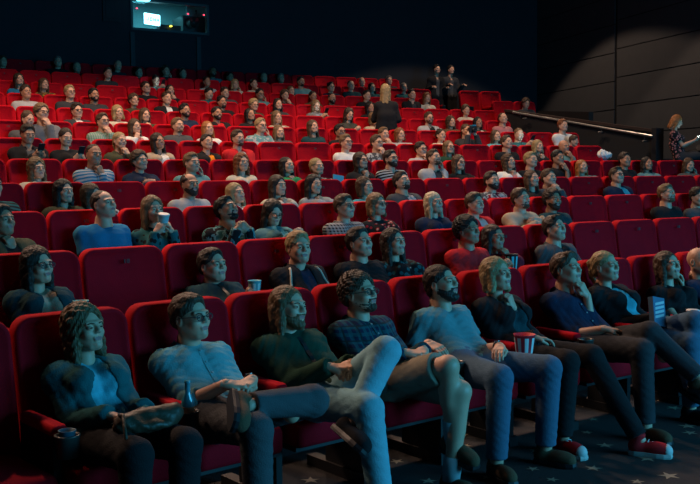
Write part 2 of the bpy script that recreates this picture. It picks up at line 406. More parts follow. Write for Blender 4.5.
# ------------------------------------------------------------------ the seated body: joints from a pose, then surfaces
def joints(sex, head, pose, legs):
    """local frame: origin on the floor under the top of the seat back, -y towards the screen"""
    hx, hy, hz = head; J = {}; k = 1. if sex == 'm' else .93
    if sex == 'c': k = .78
    N = np.array((hx*.9, hy+.055, hz-.168*min(1, k+.05))); L = .445*k
    Pz = .535; dy = math.sqrt(max(L*L-(N[2]-Pz)**2, .015)); P = np.array((hx*.15, max(N[1]-dy, -.56), Pz))
    if pose == 'stand': P = np.array((hx, hy+.06, hz-.66)); N = np.array((hx, hy+.045, hz-.19))
    M = (P+N)/2+np.array((0, .035, -.01))
    J.update(P=P, N=N, M=M, H=np.array(head), k=k)
    w = .156*k if sex == 'm' else .134*k/.93
    ax = N-P; ax /= np.linalg.norm(ax)
    fw = np.array((0, -ax[2], ax[1])); J['fw'] = fw
    H = J['H']; hands = {}
    chest = N+fw*.20-ax*.16
    for s in (-1, 1):
        J['S', s] = N+np.array((s*w, .005, 0))-ax*.064
        hands[s] = (P+np.array((s*.085, -.14, .135)), (-s*.75, -.55, -.10), (0, .1, 1), .5)      # hands in the lap
    kind, side = pose.rstrip('+-'), (1 if pose.endswith('+') else -1)
    arm = lambda s: (np.array((s*.275, -.36, .70)), (0, -1, -.18), (s*.25, 0, 1), .45)
    if kind == 'clasp':
        for s in (-1, 1): hands[s] = (P+np.array((s*.070, -.13, .19)), (-s*.8, -.5, -.05), (0, -.2, 1), .95)
    if kind == 'arms': hands[1] = arm(1); hands[-1] = arm(-1)
    if kind == 'arm': hands[side] = arm(side)
    if kind == 'chin':
        hands[side] = (H+np.array((side*.045, -.10, -.205)), (-side*.35, .10, .9), (side*.3, -1, .1), 1.25)
    if kind == 'mouth':
        hands[side] = (H+np.array((side*.05, -.135, -.17)), (-side*.45, .18, .85), (side*.3, -1, .1), .9)
    if kind == 'cheek':
        hands[side] = (H+np.array((side*.105, -.045, -.175)), (-side*.10, -.02, 1), (side, -.4, 0), .5)
    if kind == 'clmouth':
        for s in (-1, 1): hands[s] = (H+np.array((s*.045, -.15, -.16)), (-s*.55, .2, .75), (s*.6, -1, 0), 1.15)
    if kind == 'clchest':
        for s in (-1, 1): hands[s] = (chest+np.array((s*.06, -.05, -.02)), (-s*.8, -.1, .45), (0, -1, .3), 1.1)
    if kind == 'drink':
        for s in (-1, 1): hands[s] = (H+np.array((s*.075, -.175, -.175)), (-s*.45, -.25, .75), (s, -.4, 0), .95)
    if kind == 'hold':
        hands[side] = (chest+np.array((side*.13, -.14, -.13)), (-side*.4, -.55, .5), (side, -.1, .2), .95)
    if kind == 'reach':
        hands[side] = (chest+np.array((side*.10, -.24, -.02)), (side*.4, -.5, .3), (side*.6, .2, 1), .8)
    if kind == 'phone':
        for s in (-1, 1): hands[s] = (chest+np.array((s*.060, -.13, -.07)), (-s*.45, -.6, .55), (s*.8, -.2, -.3), .95)
    if kind == 'camera':
        for s in (-1, 1): hands[s] = (H+np.array((s*.090, -.175, -.10)), (-s*.5, .05, .8), (s*.6, -1, 0), 1.05)
    if kind == 'cross':
        hands[1] = (chest+np.array((.04, -.055, -.06)), (-1, .15, .0), (0, -1, .3), .5)
        hands[-1] = (chest+np.array((-.04, -.085, -.10)), (1, .15, .05), (0, -1, .3), .5)
    if kind == 'stand':
        hands[1] = (P+np.array((.20, -.30, .26)), (.1, -1, .15), (.2, 0, 1), .8); hands[-1] = (P+np.array((-.22, -.22, .20)), (.1, -1, .1), (-.2, 0, 1), .8)
    for s in (-1, 1):
        T, d, up, cu = hands[s]
        pole = (s*.28, .22, -1) if kind not in ('cross',) else (s*1., -.2, -.8)
        E, W = ik(J['S', s], T, .275*k, .245*k, pole)
        if E[0]*s > .30: E[0] = s*.30
        J['E', s], J['W', s], J['hd', s] = E, W, (d, up, cu)
    for s in (-1, 1):
        hp = P+np.array((s*.085, -.01, 0)); J['L', s] = hp; th, sh = .43*k, .43*k
        if legs == 'stand': kn = hp+np.array((0, -.02, -th)); an = kn+np.array((0, .03, -sh)); ft = (0, -1, 0)
        elif legs == 'fig+' or legs == 'fig-':
            q = 1 if legs == 'fig+' else -1
            if s == q: kn = hp+np.array((s*.17, -.35, .10)); an = np.array((-q*.10+P[0], kn[1]+.0, kn[2]+.035)); an = kn+(an-kn)/np.linalg.norm(an-kn)*.36; ft = (-q*.45, -.75, -.35)
            else: kn = hp+np.array((s*.03, -.42, .045)); an = kn+np.array((0, -.02, -sh)); an[2] = .09; ft = (0, -1, 0)
        elif legs == 'high+' or legs == 'high-':     # ankle over the other knee, knee raised
            q = 1 if legs == 'high+' else -1
            if s == q: kn = hp+np.array((s*.055, -.32, .27)); an = kn+np.array((-q*.26, -.05, -.31)); ft = (-q*.05, -.95, -.30)
            else: kn = hp+np.array((-q*-.02, -.42, .03)); an = kn+np.array((0, -.10, -sh)); an[2] = .09; ft = (0, -1, 0)
        elif legs in ('knee+', 'knee-'):             # knee over knee
            q = 1 if legs == 'knee+' else -1
            if s == q: kn = hp+np.array((-q*.07, -.40, .15)); an = kn+np.array((-q*.05, .015, -.40)); ft = (-q*.1, -.9, -.30)
            else: kn = hp+np.array((q*.03, -.42, .01)); an = kn+np.array((q*.05, .02, -sh)); an[2] = .09; ft = (0, -1, 0)
        elif legs == 'out+':
            if s == 1: kn = hp+np.array((-.06, -.40, .13)); an = kn+np.array((.10, -.30, -.26)); ft = (.3, -.9, -.1)
            else: kn = hp+np.array((0, -.42, .03)); an = kn+np.array((0, -.04, -sh)); an[2] = .09; ft = (0, -1, 0)
        elif legs == 'step' and s == 1: kn = hp+np.array((s*.05, -.40, .03)); an = kn+np.array((s*.08, -.30, -.36)); an[2] = .09; ft = (.5, -1, .0)
        elif legs == 'long': kn = hp+np.array((s*.05, -.40, .03)); an = kn+np.array((s*.03, -.27, -.36)); an[2] = .09; ft = (s*.1, -1, .1)
        elif legs == 'wide': kn = hp+np.array((s*.12, -.40, .03)); an = kn+np.array((0, .02, -sh)); an[2] = .09; ft = (s*.3, -1, 0)
        else: kn = hp+np.array((s*.03, -.42, .03)); an = kn+np.array((0, .03, -sh)); an[2] = .09; ft = (s*.12, -1, 0)
        J['K', s], J['A', s], J['ft', s] = kn, an, ft
    return J
def torso(f, J, sex, e, neck=True, low=True):
    P, M, N, k = J['P'], J['M'], J['N'], J['k']; m = sex != 'f'; fw = J['fw']
    ax = (N-P)/np.linalg.norm(N-P)
    for s in (-1, 1):
        X = np.array((s, 0, 0.))
        f.cone(P+X*.075*k, M+X*.060*k, (.106 if m else .112)*k+e, (.092 if m else .080)*k+e, .05)
        f.cone(M+X*.060*k, N+X*.070*k-ax*.12+fw*.005, (.092 if m else .080)*k+e, .084*k+e, .05)
        f.cone(N+X*.045-ax*.045, J['S', s], .050*k+e, .043*k+e, .045)
        f.cone(N+X*.068*k-ax*.12, J['S', s]-ax*.015, .062*k+e, .046*k+e, .05)
        if not m: f.ell(N+X*.072-ax*.165+fw*.075, (.056+e, .056+e, .056+e), .03)
    if neck: f.cone(N-ax*.03, J['H']+(0, .035, -.11), (.062 if m else .050)*k+e, (.055 if m else .046)*k+e, .03)
def body_geo(J, sex, h, standing=False):
    pts = np.array([v for k_, v in J.items() if k_ in ('P', 'N', 'M', 'H') or (isinstance(k_, tuple) and k_[0] in 'SEWLKA')])
    f = Field(pts.min(0)-.17, pts.max(0)+.17, h); k = J['k']; g = .95 if sex == 'f' else 1.
    torso(f, J, sex, 0)
    for s in (-1, 1):
        f.cone(J['S', s], J['E', s], .044*k*g, .037*k*g, .02); f.cone(J['E', s], J['W', s], .042*k*g, .027*k*g, .012)
        f.cone(J['L', s], J['K', s], .085*k, .058*k, .03); f.cone(J['K', s], J['A', s], .056*k, .038*k, .02)
        c = J['K', s]*.68+J['A', s]*.32; f.cone(c+(0, .018, 0), c+(0, .012, -.06), .046*k, .040*k, .03)
    return f.mesh()
def top_geo(J, sex, h, kind, seed=0):
    pts = np.array([v for k_, v in J.items() if k_ in ('P', 'N', 'M') or (isinstance(k_, tuple) and k_[0] in 'SEW')])
    f = Field(pts.min(0)-.18, pts.max(0)+.18, h); k = J['k']; P, N, M, fw = J['P'], J['N'], J['M'], J['fw']
    ax = (N-P)/np.linalg.norm(N-P)
    open_ = kind in ('jacket', 'blazer', 'cardigan', 'openhood'); thick = .021 if open_ else (.020 if kind in ('hoodie', 'sweater') else .014)
    torso(f, J, sex, thick, neck=False)
    ln = dict(tee=.62, rolled=1.25, vest=.12).get(kind, 2.)
    for s in (-1, 1):
        S_, E, W = J['S', s], J['E', s], J['W', s]; t2 = thick*.9
        if ln <= 1: e = S_+(E-S_)*ln; f.cone(S_, e, .046*k+t2, .048*k+t2, .03, cut=0.)
        else:
            f.cone(S_, E, .045*k+t2, .040*k+t2, .03); w = E+(W-E)*min(1., ln-1); f.cone(E, w, .042*k+t2, (.031 if ln > 1.9 else .040)*k+t2, .015, cut=.012)
    f.folds(.0038 if h < .012 else .0036, seed)
    # neckline
    nb = N+ax*.035
    if kind in ('shirt', 'rolled', 'blazer', 'jacket', 'hoodie', 'openhood', 'fleece'):
        r = .066 if kind in ('shirt', 'rolled', 'blazer') else .072
        a = nb-ax*.045+fw*.0; f.cone(a-ax*.02, a+ax*.058-fw*.012, r+.016, r+.004, .02, cut=.0)      # collar
        if kind in ('hoodie', 'openhood'): f.cone(nb-fw*.055+np.array((-.07, 0, 0.)), nb-fw*.055+np.array((.07, 0, 0.)), .045, .045, .03)
    nr = (.060 if sex != 'f' else .052)
    f.cone(N-ax*.09, nb+ax*.12, nr-.012, nr+.004, .008, sub=True)
    vd = dict(tee=.045, vest=.09, sweater=.035, hoodie=.04).get(kind, .05)
    f.cone(nb+fw*.05, nb+fw*.115-ax*vd, nr-.008, .028 if kind != 'vest' else .045, .012, sub=True)
    if kind in ('shirt', 'rolled'): f.cone(nb+fw*.09, N+fw*.12-ax*.13, .022, .006, .008, sub=True)
    if open_:
        wd = dict(jacket=.045, blazer=.045, cardigan=.060, openhood=.05)[kind]
        f.cone(N+fw*.10-ax*.02, M+fw*.125, wd*.9, wd, .01, sub=True); f.cone(M+fw*.125, P+fw*.15, wd, wd*1.2, .01, sub=True)
    f.plane(P-ax*.03, -ax) if kind != 'dress' else None
    return f.mesh()
def trouser_geo(J, sex, h, short=False):
    pts = np.array([v for k_, v in J.items() if k_ == 'P' or (isinstance(k_, tuple) and k_[0] in 'LKA')])
    f = Field(pts.min(0)-.17, pts.max(0)+.19, h); k = J['k']; P, M = J['P'], J['M']; t = .014
    ax = (J['N']-P)/np.linalg.norm(J['N']-P)
    for s in (-1, 1):
        X = np.array((s, 0, 0.)); f.cone(P+X*.075*k, P+(M-P)*.5+X*.066*k, .114*k+t*.6, .103*k+t*.6, .04)
        L_, K, A = J['L', s], J['K', s], J['A', s]
        if short: f.cone(L_, L_+(K-L_)*.86, .090*k+t, .078*k+t, .03, cut=.0)
        else:
            f.cone(L_, K, .088*k+t, .062*k+t, .03); f.cone(K, A+(K-A)*.05, .060*k+t, .045*k+t, .02, cut=.0)
    f.folds(.0016, 3)
    f.plane(P+(M-P)*.45, ax)
    return f.mesh()
@cached
def shoe_geo(kind):
    f = Field((-.07, -.22, -.02), (.07, .11, .17), .007)
    f.cone((0, .028, .050), (0, -.150, .038), .041, .036, .02, sc=(1, 1, 1.)); f.ell((0, -.10, .05), (.044, .075, .040), .02)
    f.cone((0, .022, .05), (0, .012, .095 if kind != 'high' else .135), .040, .042 if kind != 'high' else .044, .02, cut=.0)
    f.F = np.maximum(f.F, (.018-f.ax[2][None, None, :]+0*f.F).astype(np.float32))
    V, F = f.mesh(); mi = np.zeros(len(F), int)
    o = MB(); pr = [(.0, -.185), (.03, -.178), (.046, -.14), (.05, -.10), (.043, -.03), (.042, .03), (.032, .062), (0, .072)]
    ol = pr+[(-x, y) for x, y in reversed(pr[1:-1])]
    V2, F2 = loft([[(x, y, 0.) for x, y in ol], [(x*1.03, y*1.02, .012) for x, y in ol], [(x, y, .028) for x, y in ol]])
    return V, F, mi, np.array(V2), F2
@cached
def lace_geo():
    m = MB()
    for i in range(5):
        y = -.045-i*.022; z = .098-i*.009
        m.tube([(-.022, y, z-.010), (0, y-.006, z), (.022, y, z-.010)], .0028, 6)
        m.tube([(-.020, y, z-.010), (.018, y-.016, z-.016)], .0024, 6)
    return m
# ------------------------------------------------------------------ one person
def xf(V, R, T): return V@R.T+T
def rot_head(yaw, pitch, roll=0):
    # yaw > 0 turns the face towards +x, pitch > 0 looks up
    cy, sy = math.cos(yaw), math.sin(yaw); cp, sp = math.cos(pitch), math.sin(pitch); cr, sr = math.cos(roll), math.sin(roll)
    Rz = np.array(((cy, -sy, 0), (sy, cy, 0), (0, 0, 1))); Rx = np.array(((1, 0, 0), (0, cp, sp), (0, -sp, cp))); Ry = np.array(((cr, 0, sr), (0, 1, 0), (-sr, 0, cr)))
    return Rz@Rx@Ry
def tag(o, label, cat, group=None, kind=None):
    if label: o['label'] = label
    if cat: o['category'] = cat
    if group: o['group'] = group
    if kind: o['kind'] = kind
    return o
@cached
def glasses_mb():
    g = MB()
    for s in (-1, 1):
        c = [(s*.033+.021*math.cos(a)*1.05, -.104+.003*abs(math.cos(a)), .003+.0165*math.sin(a)) for a in [2*math.pi*i/16 for i in range(16)]]
        g.tube(c, .0024, 6, closed=True)
        g.tube([(s*.055, -.103, .008), (s*.078, -.07, .010), (s*.082, .005, .008), (s*.081, .022, -.005)], .0020, 6)
    g.tube([(-.013, -.106, .006), (0, -.108, .009), (.013, -.106, .006)], .0022, 6)
    return g
LENS = None
def person(root, label, sex='m', head=(0, -.17, 1.05), yaw=0, pitch=0, hair='short', hcol='db', top='tee', tcol='black', inner=None, pose='lap', legs='flat', tr='jeans', shoe='black',
           skin='l', res=0, beard=None, glasses=False, smile=False, group=None, roll=0, shorts=False, shoekind='low', name='person', k=1., seed=1, extras=()):
    """res 0 = near, 1 = middle, 2 = far"""
    hb = (.009, .015, .020)[res]; hh = (.0032, .0055, .0075)[res]; hr = (.0038, .006, .0085)[res]; hn = (.0034, .006, .008)[res]
    J = joints(sex, head, pose, legs)
    Rh = rot_head(yaw, pitch, roll); sk = skinmat(skin)
    hs = (.95 if sex == 'f' else 1.)*(.92 if sex == 'c' else 1)*k*(.97, .95, .94)[res]
    hv, hf, hm = head_geo('f' if sex != 'm' else 'm', hh, smile)
    hv = xf(hv*hs, Rh, J['H'])
    key = ('B', sex, tuple(np.round(np.array(head), 3)), pose, legs, hb)
    if key not in CACHE: CACHE[key] = body_geo(J, sex, hb)
    bv, bf = CACHE[key]
    Vs, Fs, Ms = [bv, hv], [bf, hf], [np.zeros(len(bf), int), hm]
    if 1: ev, ef, em = eye_geo(); Vs.append(xf(ev*hs, Rh, J['H'])); Fs.append(ef); Ms.append(em)
    for s in (-1, 1):
        d, up, cu = J['hd', s]; R = frame(d, up); g = hand_geo(round(cu, 2), hn); v = g[0].copy(); ff = g[1]
        # the thumb must point to the body's middle when the back of the hand faces up
        if s < 0: v[:, 1] *= -1; ff = ff[:, ::-1]
        Vs.append(xf(v*(1. if sex == 'm' else .88)*(.8 if sex == 'c' else 1), R, J['W', s])); Fs.append(ff); Ms.append(np.zeros(len(ff), int))
    n = 0; FF = []
    for v, q in zip(Vs, Fs): FF.append(q+n); n += len(v)
    o = mesh_obj(name, np.concatenate(Vs), np.concatenate(FF), [sk, M_LIP, M_EYE, M_IRIS], None, True, np.concatenate(Ms))
    o.matrix_world = root; tag(o, label, 'person', group)
    HM = Matrix.Translation(Vector(J['H'])) @ Matrix(Rh.tolist()).to_4x4() @ Matrix.Scale(hs, 4)
    hm_ = hairmat(hcol)
    def sub(nm, geo, m):
        k_ = ('M', nm, id(geo[0]), m.name)
        if k_ not in CACHE: CACHE[k_] = make_mesh(nm, geo[0], geo[1], m)
        x = bpy.data.objects.new(nm, CACHE[k_]); C.objects.link(x); x.parent = o; x.matrix_local = HM; return x
    if hair != 'bald': sub('hair', hair_geo(hair, hr, seed % 3), hm_)
    if beard: sub('beard', beard_geo(beard == 'full', hr), hm_)
    if 1:
        kk = ('brow', hcol)
        if kk not in CACHE:
            b = MB()
            for s in (-1, 1): b.tube([(s*.015, -.0955, .0215), (s*.030, -.0945, .0265), (s*.046, -.0835, .0225)], .0026, 6)
            CACHE[kk] = b.mesh('eyebrows', hairmat({'bl': 'lb', 'pb': 'lb', 'lb': 'br'}.get(hcol, hcol)), True)
        x = bpy.data.objects.new('eyebrows', CACHE[kk]); C.objects.link(x); x.parent = o; x.matrix_local = HM
    if glasses and res < 3:
        if 'gl' not in CACHE:
            CACHE['gl'] = glasses_mb().mesh('glasses', M_PLASTIC, True)
            l = MB()
            for s in (-1, 1): l.lathe([(.0005, .0), (.020, .0005), (.0005, .001)], 16)
            V = []; F = []
            for s in (-1, 1):
                b = len(V); V += [(s*.033+.0205*math.cos(2*math.pi*i/16), -.1035, .003+.0160*math.sin(2*math.pi*i/16)) for i in range(16)]; V += [(x_, y_+.0012, z_) for x_, y_, z_ in V[b:b+16]]
                F += [tuple(b+i for i in range(16)), tuple(b+16+i for i in reversed(range(16)))]+[(b+i, b+16+i, b+16+(i+1) % 16, b+(i+1) % 16) for i in range(16)]
            gm = bpy.data.materials.new('lens_glass'); gm.use_nodes = True; nt = gm.node_tree; nt.nodes.clear()
            out = nt.nodes.new('ShaderNodeOutputMaterial'); mx = nt.nodes.new('ShaderNodeMixShader'); tr_ = nt.nodes.new('ShaderNodeBsdfTransparent'); gl = nt.nodes.new('ShaderNodeBsdfGlossy')
            gl.inputs['Roughness'].default_value = .05; mx.inputs[0].default_value = .13; gl.inputs['Color'].default_value = (.9, .95, 1, 1)
            nt.links.new(tr_.outputs[0], mx.inputs[1]); nt.links.new(gl.outputs[0], mx.inputs[2]); nt.links.new(mx.outputs[0], out.inputs[0])
            CACHE['lens'] = make_mesh('lenses', V, F, gm, False)
        gx = bpy.data.objects.new('glasses', CACHE['gl']); C.objects.link(gx); gx.parent = o; gx.matrix_local = HM
        lx = bpy.data.objects.new('lenses', CACHE['lens']); C.objects.link(lx); lx.parent = gx
    # clothing
    kind = top
    nm = dict(tee='t_shirt', rolled='shirt', shirt='shirt', vest='top', sweater='sweater', hoodie='hoodie', openhood='hooded_jacket', jacket='jacket', blazer='blazer', cardigan='cardigan', fleece='fleece_jacket').get(kind, 'top')
    def cl(nm, fn, m, *a):
        key = (nm, kind if fn is top_geo else '', sex, tuple(np.round(np.array(head), 3)), pose, legs, hb, a, m.name)
        if key not in CACHE:
            V, F = fn(J, sex, hb, *a); CACHE[key] = make_mesh(nm, V, F, m)
        x = bpy.data.objects.new(nm, CACHE[key]); C.objects.link(x); x.parent = o; return x
    cl(nm, top_geo, cloth(tcol), kind, seed)
    if kind in ('jacket', 'blazer', 'cardigan', 'openhood'):
        cl('t_shirt' if kind != 'blazer' else 'shirt', top_geo, cloth(inner or 'lgrey'), 'vest' if kind != 'blazer' else 'tee', seed)
    if res < 2 and kind in ('shirt', 'rolled', 'hoodie'):
        from mathutils.bvhtree import BVHTree
        tm = [c for c in o.children if c.name.split('.')[0] in ('shirt', 'hoodie')][0]
        bv_ = BVHTree.FromPolygons([v.co for v in tm.data.vertices], [tuple(p.vertices) for p in tm.data.polygons])
        ax_ = (J['N']-J['P'])/np.linalg.norm(J['N']-J['P']); fw_ = J['fw']; pts = []
        for i in range(12):
            q = J['N']+(J['P']-J['N'])*(.22+.58*i/11); h_ = bv_.ray_cast(Vector(q+fw_*.5), Vector(-fw_), .6)
            if h_[0] is not None: pts.append(np.array(h_[0]))
        if len(pts) > 5:
            b = MB()
            for a_, c_ in zip(pts[:-1], pts[1:]):
                for sx_ in (0,): b.add([a_+(-.013, 0, 0)+fw_*-.004, a_+(.013, 0, 0)-fw_*.004, c_+(.013, 0, 0)-fw_*.004, c_+(-.013, 0, 0)-fw_*.004, a_+(-.013, 0, 0)+fw_*.003, a_+(.013, 0, 0)+fw_*.003, c_+(.013, 0, 0)+fw_*.003, c_+(-.013, 0, 0)+fw_*.003], [(4, 5, 6, 7), (0, 4, 7, 3), (1, 2, 6, 5), (0, 1, 5, 4), (3, 7, 6, 2)])
            pk = b.build('placket', cloth(tcol) if kind != 'hoodie' else M_PLASTIC, tm)
            if kind != 'hoodie' and res == 0:
                for p_ in pts[::3]:
                    b = MB(); b.lathe([(.0058, 0), (.0058, .003), (.002, .003)], 10, (0, 0, 0)); bt = b.build('button', mat('button', (.35, .36, .36), .4), pk, True)
                    bt.matrix_local = Matrix.Translation(Vector(p_+fw_*.003)) @ Vector(fw_).to_track_quat('Z', 'Y').to_matrix().to_4x4()
    if shorts:
        for s in (-1, 1):
            K_, A_ = J['K', s], J['A', s]; b = MB(); u_ = (K_-A_)/np.linalg.norm(K_-A_); b.tube([A_-u_*.02, A_+u_*.04, A_+u_*.11], .047, 16, r1=.052); sc_ = b.build('sock', mat('sock', (.30, .36, .38), .9), o, True)
    cl('shorts' if shorts else 'trousers', trouser_geo, cloth(tr), shorts)
    if res < 2 or legs == 'stand':
        sv, sf, sm, s2v, s2f = shoe_geo(shoekind)
        for s in (-1, 1):
            k1 = ('shoe', shoe, shoekind)
            if k1 not in CACHE:
                CACHE[k1] = (make_mesh('shoe', sv, sf, cloth(shoe) if shoe in COL else shoe), make_mesh('sole', s2v, s2f, M_FRAME if shoe in ('black', 'brown') else mat('rubber_sole', (.45, .45, .42), .7), False))
            x = bpy.data.objects.new('shoe', CACHE[k1][0]); C.objects.link(x); x.parent = o
            d = np.array(J['ft', s]); R = frame(-d, (0, 0, 1) if abs(d[2]) < .2 else (J['K', s]-J['A', s])); # x axis = heel direction
            Rm = np.stack([R[:, 1], R[:, 0], R[:, 2]], 1); Rm[:, 0] *= -1
            A = J['A', s]; x.matrix_local = Matrix.Translation(Vector(A)-Vector(Rm@np.array((0, 0, .088)))) @ Matrix(Rm.tolist()).to_4x4()
            y = bpy.data.objects.new('sole', CACHE[k1][1]); C.objects.link(y); y.parent = x
            if shoekind == 'high':
                if 'lace' not in CACHE: CACHE['lace'] = lace_geo().mesh('laces', mat('white_lace', (.6, .6, .58), .8), True)
                if 'cap' not in CACHE:
                    fc = Field((-.07, -.22, -.02), (.07, -.10, .12), .006); fc.cone((0, .028, .050), (0, -.150, .038), .043, .038, .02); fc.ell((0, -.10, .05), (.046, .077, .042), .02); fc.F = np.maximum(np.maximum(fc.F, .018-fc.ax[2][None, None, :]+0*fc.F), fc.ax[1][None, :, None]+.148+0*fc.F).astype(np.float32)
                    CACHE['cap'] = make_mesh('toe_cap', *fc.mesh(), mat('white_rubber', (.55, .55, .53), .6))
                z = bpy.data.objects.new('toe_cap', CACHE['cap']); C.objects.link(z); z.parent = x
                z = bpy.data.objects.new('laces', CACHE['lace']); C.objects.link(z); z.parent = x
    return o, J, HM
# ------------------------------------------------------------------ the hall
ROWN = ['', 'one', 'two', 'three', 'four', 'five', 'six', 'seven', 'eight', 'nine', 'ten', 'eleven', 'twelve']
def struct(o): o['kind'] = 'structure'; return o
M_CARPET = mat('dark_carpet', (.014, .013, .014), .95, bump=.5, bscale=400, var=.4, vscale=60)
M_STAR = mat('carpet_star', (.26, .22, .15), .95, bump=.3, bscale=400, var=.3, vscale=40)
M_BACK = mat('back_wall_cloth', (.010, .014, .022), .9, bump=.2, bscale=120, var=.2, vscale=3)
M_PANEL = mat('grey_wall_panel', (.060, .062, .067), .9, bump=.25, bscale=150, var=.10, vscale=4)
M_GAP = mat('panel_gap', (.004, .004, .005), .95)
M_CEIL = mat('dark_ceiling', (.006, .007, .009), .95)
RB = 55.9; PH0, PH1 = -.42, .36
CW = np.array((20.0, 17.8)); DW = np.array((-.3256, -.9455)); CW = CW+0
# corner where the back wall arc meets the right wall
t_ = (RB-math.hypot(CW[0]-CX, CW[1]-CY)); CORNER = CW-DW*t_*1.02; PHC = math.atan2(CORNER[0]-CX, CORNER[1]-CY)
fl = MB()
N_ARC = 60
edges = [R1+(r-1)*RD-1.06 for r in range(2, 13)]+[RB+.3]
def arcpts(R, z, a=PH0, b=.50): return [tuple(arc(R, a+(b-a)*i/N_ARC, z)) for i in range(N_ARC+1)]
V0 = [(-16, -14, 0), (24, -14, 0)]
b0 = arcpts(edges[0], 0)
fl.add([V0[0], V0[1]]+b0[::-1], [tuple(range(2+len(b0)))])
for i in range(11):
    z0, z1 = ZF[i], ZF[i+1]; a, b_, c = arcpts(edges[i], z0), arcpts(edges[i], z1), arcpts(edges[i+1], z1); n = N_ARC+1
    fl.add(a+b_+c, [(k, k+1, n+k+1, n+k) for k in range(n-1)]+[(n+k, n+k+1, 2*n+k+1, 2*n+k) for k in range(n-1)])
fl.mi = 1
for x in np.arange(0.2, 9.5, .27):
    for y in np.arange(1.2, 5.0, .27):
        if rng.random() < .22: continue
        cx_, cy_ = x+rng.normal()*.05, y+rng.normal()*.05; a0 = rng.random()*6; r_ = rng.uniform(.042, .068)
        if cy_ > 4.4: continue
        vs = [(cx_+math.cos(a0+math.pi*k/5)*(r_ if k % 2 == 0 else r_*.36), cy_+math.sin(a0+math.pi*k/5)*(r_ if k % 2 == 0 else r_*.36), .002) for k in range(10)]
        fl.add(vs+[(cx_, cy_, .0022)], [(k, (k+1) % 10, 10) for k in range(10)])
struct(fl.build('floor', [M_CARPET, M_STAR]))
# back wall (curved), with a hole for the projection booth window
zb0, zb1 = -.1, 7.4
pA, pB = hit(131, 34, RB), hit(209, 34, RB); phA, phB = phi_of(pA), phi_of(pB)
zwB, zwT = hit(170, 32.5, RB)[2], hit(170, 1.5, RB)[2]
w = MB()
def wallseg(m, a, b, z0, z1, n, R=RB, th=.12):
    for i in range(n):
        p, q = a+(b-a)*i/n, a+(b-a)*(i+1)/n
        P, Q, P2, Q2 = arc(R, p), arc(R, q), arc(R+th, p), arc(R+th, q)
        m.add([(P[0], P[1], z0), (Q[0], Q[1], z0), (Q[0], Q[1], z1), (P[0], P[1], z1), (P2[0], P2[1], z0), (Q2[0], Q2[1], z0), (Q2[0], Q2[1], z1), (P2[0], P2[1], z1)],
              [(0, 1, 2, 3), (4, 7, 6, 5), (0, 4, 5, 1), (3, 2, 6, 7), (0, 3, 7, 4), (1, 5, 6, 2)])
wallseg(w, PH0, phA, zb0, zb1, 14); wallseg(w, phB, PHC, zb0, zb1, 24)
wallseg(w, phA, phB, zb0, zwB, 4); wallseg(w, phA, phB, zwT, zb1, 4)
struct(w.build('wall_back', M_BACK))
for i, px in enumerate((133, 199)):     # narrow pilasters on the back wall
    pt = MB(); ph = phi_of(hit(px, 50, RB-.05)); ztop = zwB-.06 if i < 2 else zb1
    wallseg(pt, ph-.0009, ph+.0009, 3.0, ztop, 1, RB-.05, .06); struct(pt.build('trim_%d' % (i+1), mat('pilaster', (.022, .04, .05), .8)))
# right wall: horizontal boards in bays over a dark backing
L_ = 33.; nrm = np.array((-DW[1], DW[0])); nrm = -nrm if nrm[0] > 0 else nrm
def wp(s_, z, o_=0): p = CORNER+DW*s_+nrm*o_; return (p[0], p[1], z)
# seam position: where pixel column 615 meets the wall
d = ray(615.5, 100); A = np.array([[d[0], -DW[0]], [d[1], -DW[1]]]); sol = np.linalg.solve(A, CORNER); s_seam = sol[1]
z_at = lambda px, py: (lambda d: (np.linalg.solve(np.array([[d[0], -DW[0]], [d[1], -DW[1]]]), CORNER)[0]*d[2]+CAMZ))(ray(px, py))
zr = z_at(617, 106); bh = (z_at(617, 77.5)-z_at(617, 106)); zl = z_at(613, 81.5)
w = MB(); w.mi = 1
w.add([wp(-.3, -.1, -.02), wp(L_, -.1, -.02), wp(L_, zb1, -.02), wp(-.3, zb1, -.02), wp(-.3, -.1, -.15), wp(L_, -.1, -.15), wp(L_, zb1, -.15), wp(-.3, zb1, -.15)],
      [(0, 1, 2, 3), (4, 7, 6, 5), (0, 4, 5, 1), (3, 2, 6, 7), (0, 3, 7, 4), (1, 5, 6, 2)]); w.mi = 0
bay = 3.9; s0 = s_seam
bays = [(0.02, s0-.05, zl)]+[(s0+.05+i*bay, s0-.03+(i+1)*bay-.02, zr+(i % 2)*(zl-zr)*0) for i in range(7)]
for a, b, zz in bays:
    z = zz-bh*math.ceil((zz+.1)/bh)
    while z < zb1:
        z0, z1 = max(z+.012, -.1), min(z+bh-.012, zb1)
        if z1 > z0: w.add([wp(a, z0, .0), wp(b, z0, .0), wp(b, z1, .0), wp(a, z1, .0), wp(a, z0, -.02), wp(b, z0, -.02), wp(b, z1, -.02), wp(a, z1, -.02)],
              [(0, 1, 2, 3), (4, 7, 6, 5), (0, 4, 5, 1), (3, 2, 6, 7), (0, 3, 7, 4), (1, 5, 6, 2)])
        z += bh
struct(w.build('wall_right', [M_PANEL, M_GAP]))
w = MB(); pl = arc(RB, PH0); w.box(pl[0]-.15, pl[0], -14, pl[1]+.3, -.1, zb1); struct(w.build('wall_left', M_BACK))
w = MB(); w.box(-19, 26, -14.2, 22, zb1, zb1+.1); struct(w.build('ceiling', M_CEIL))

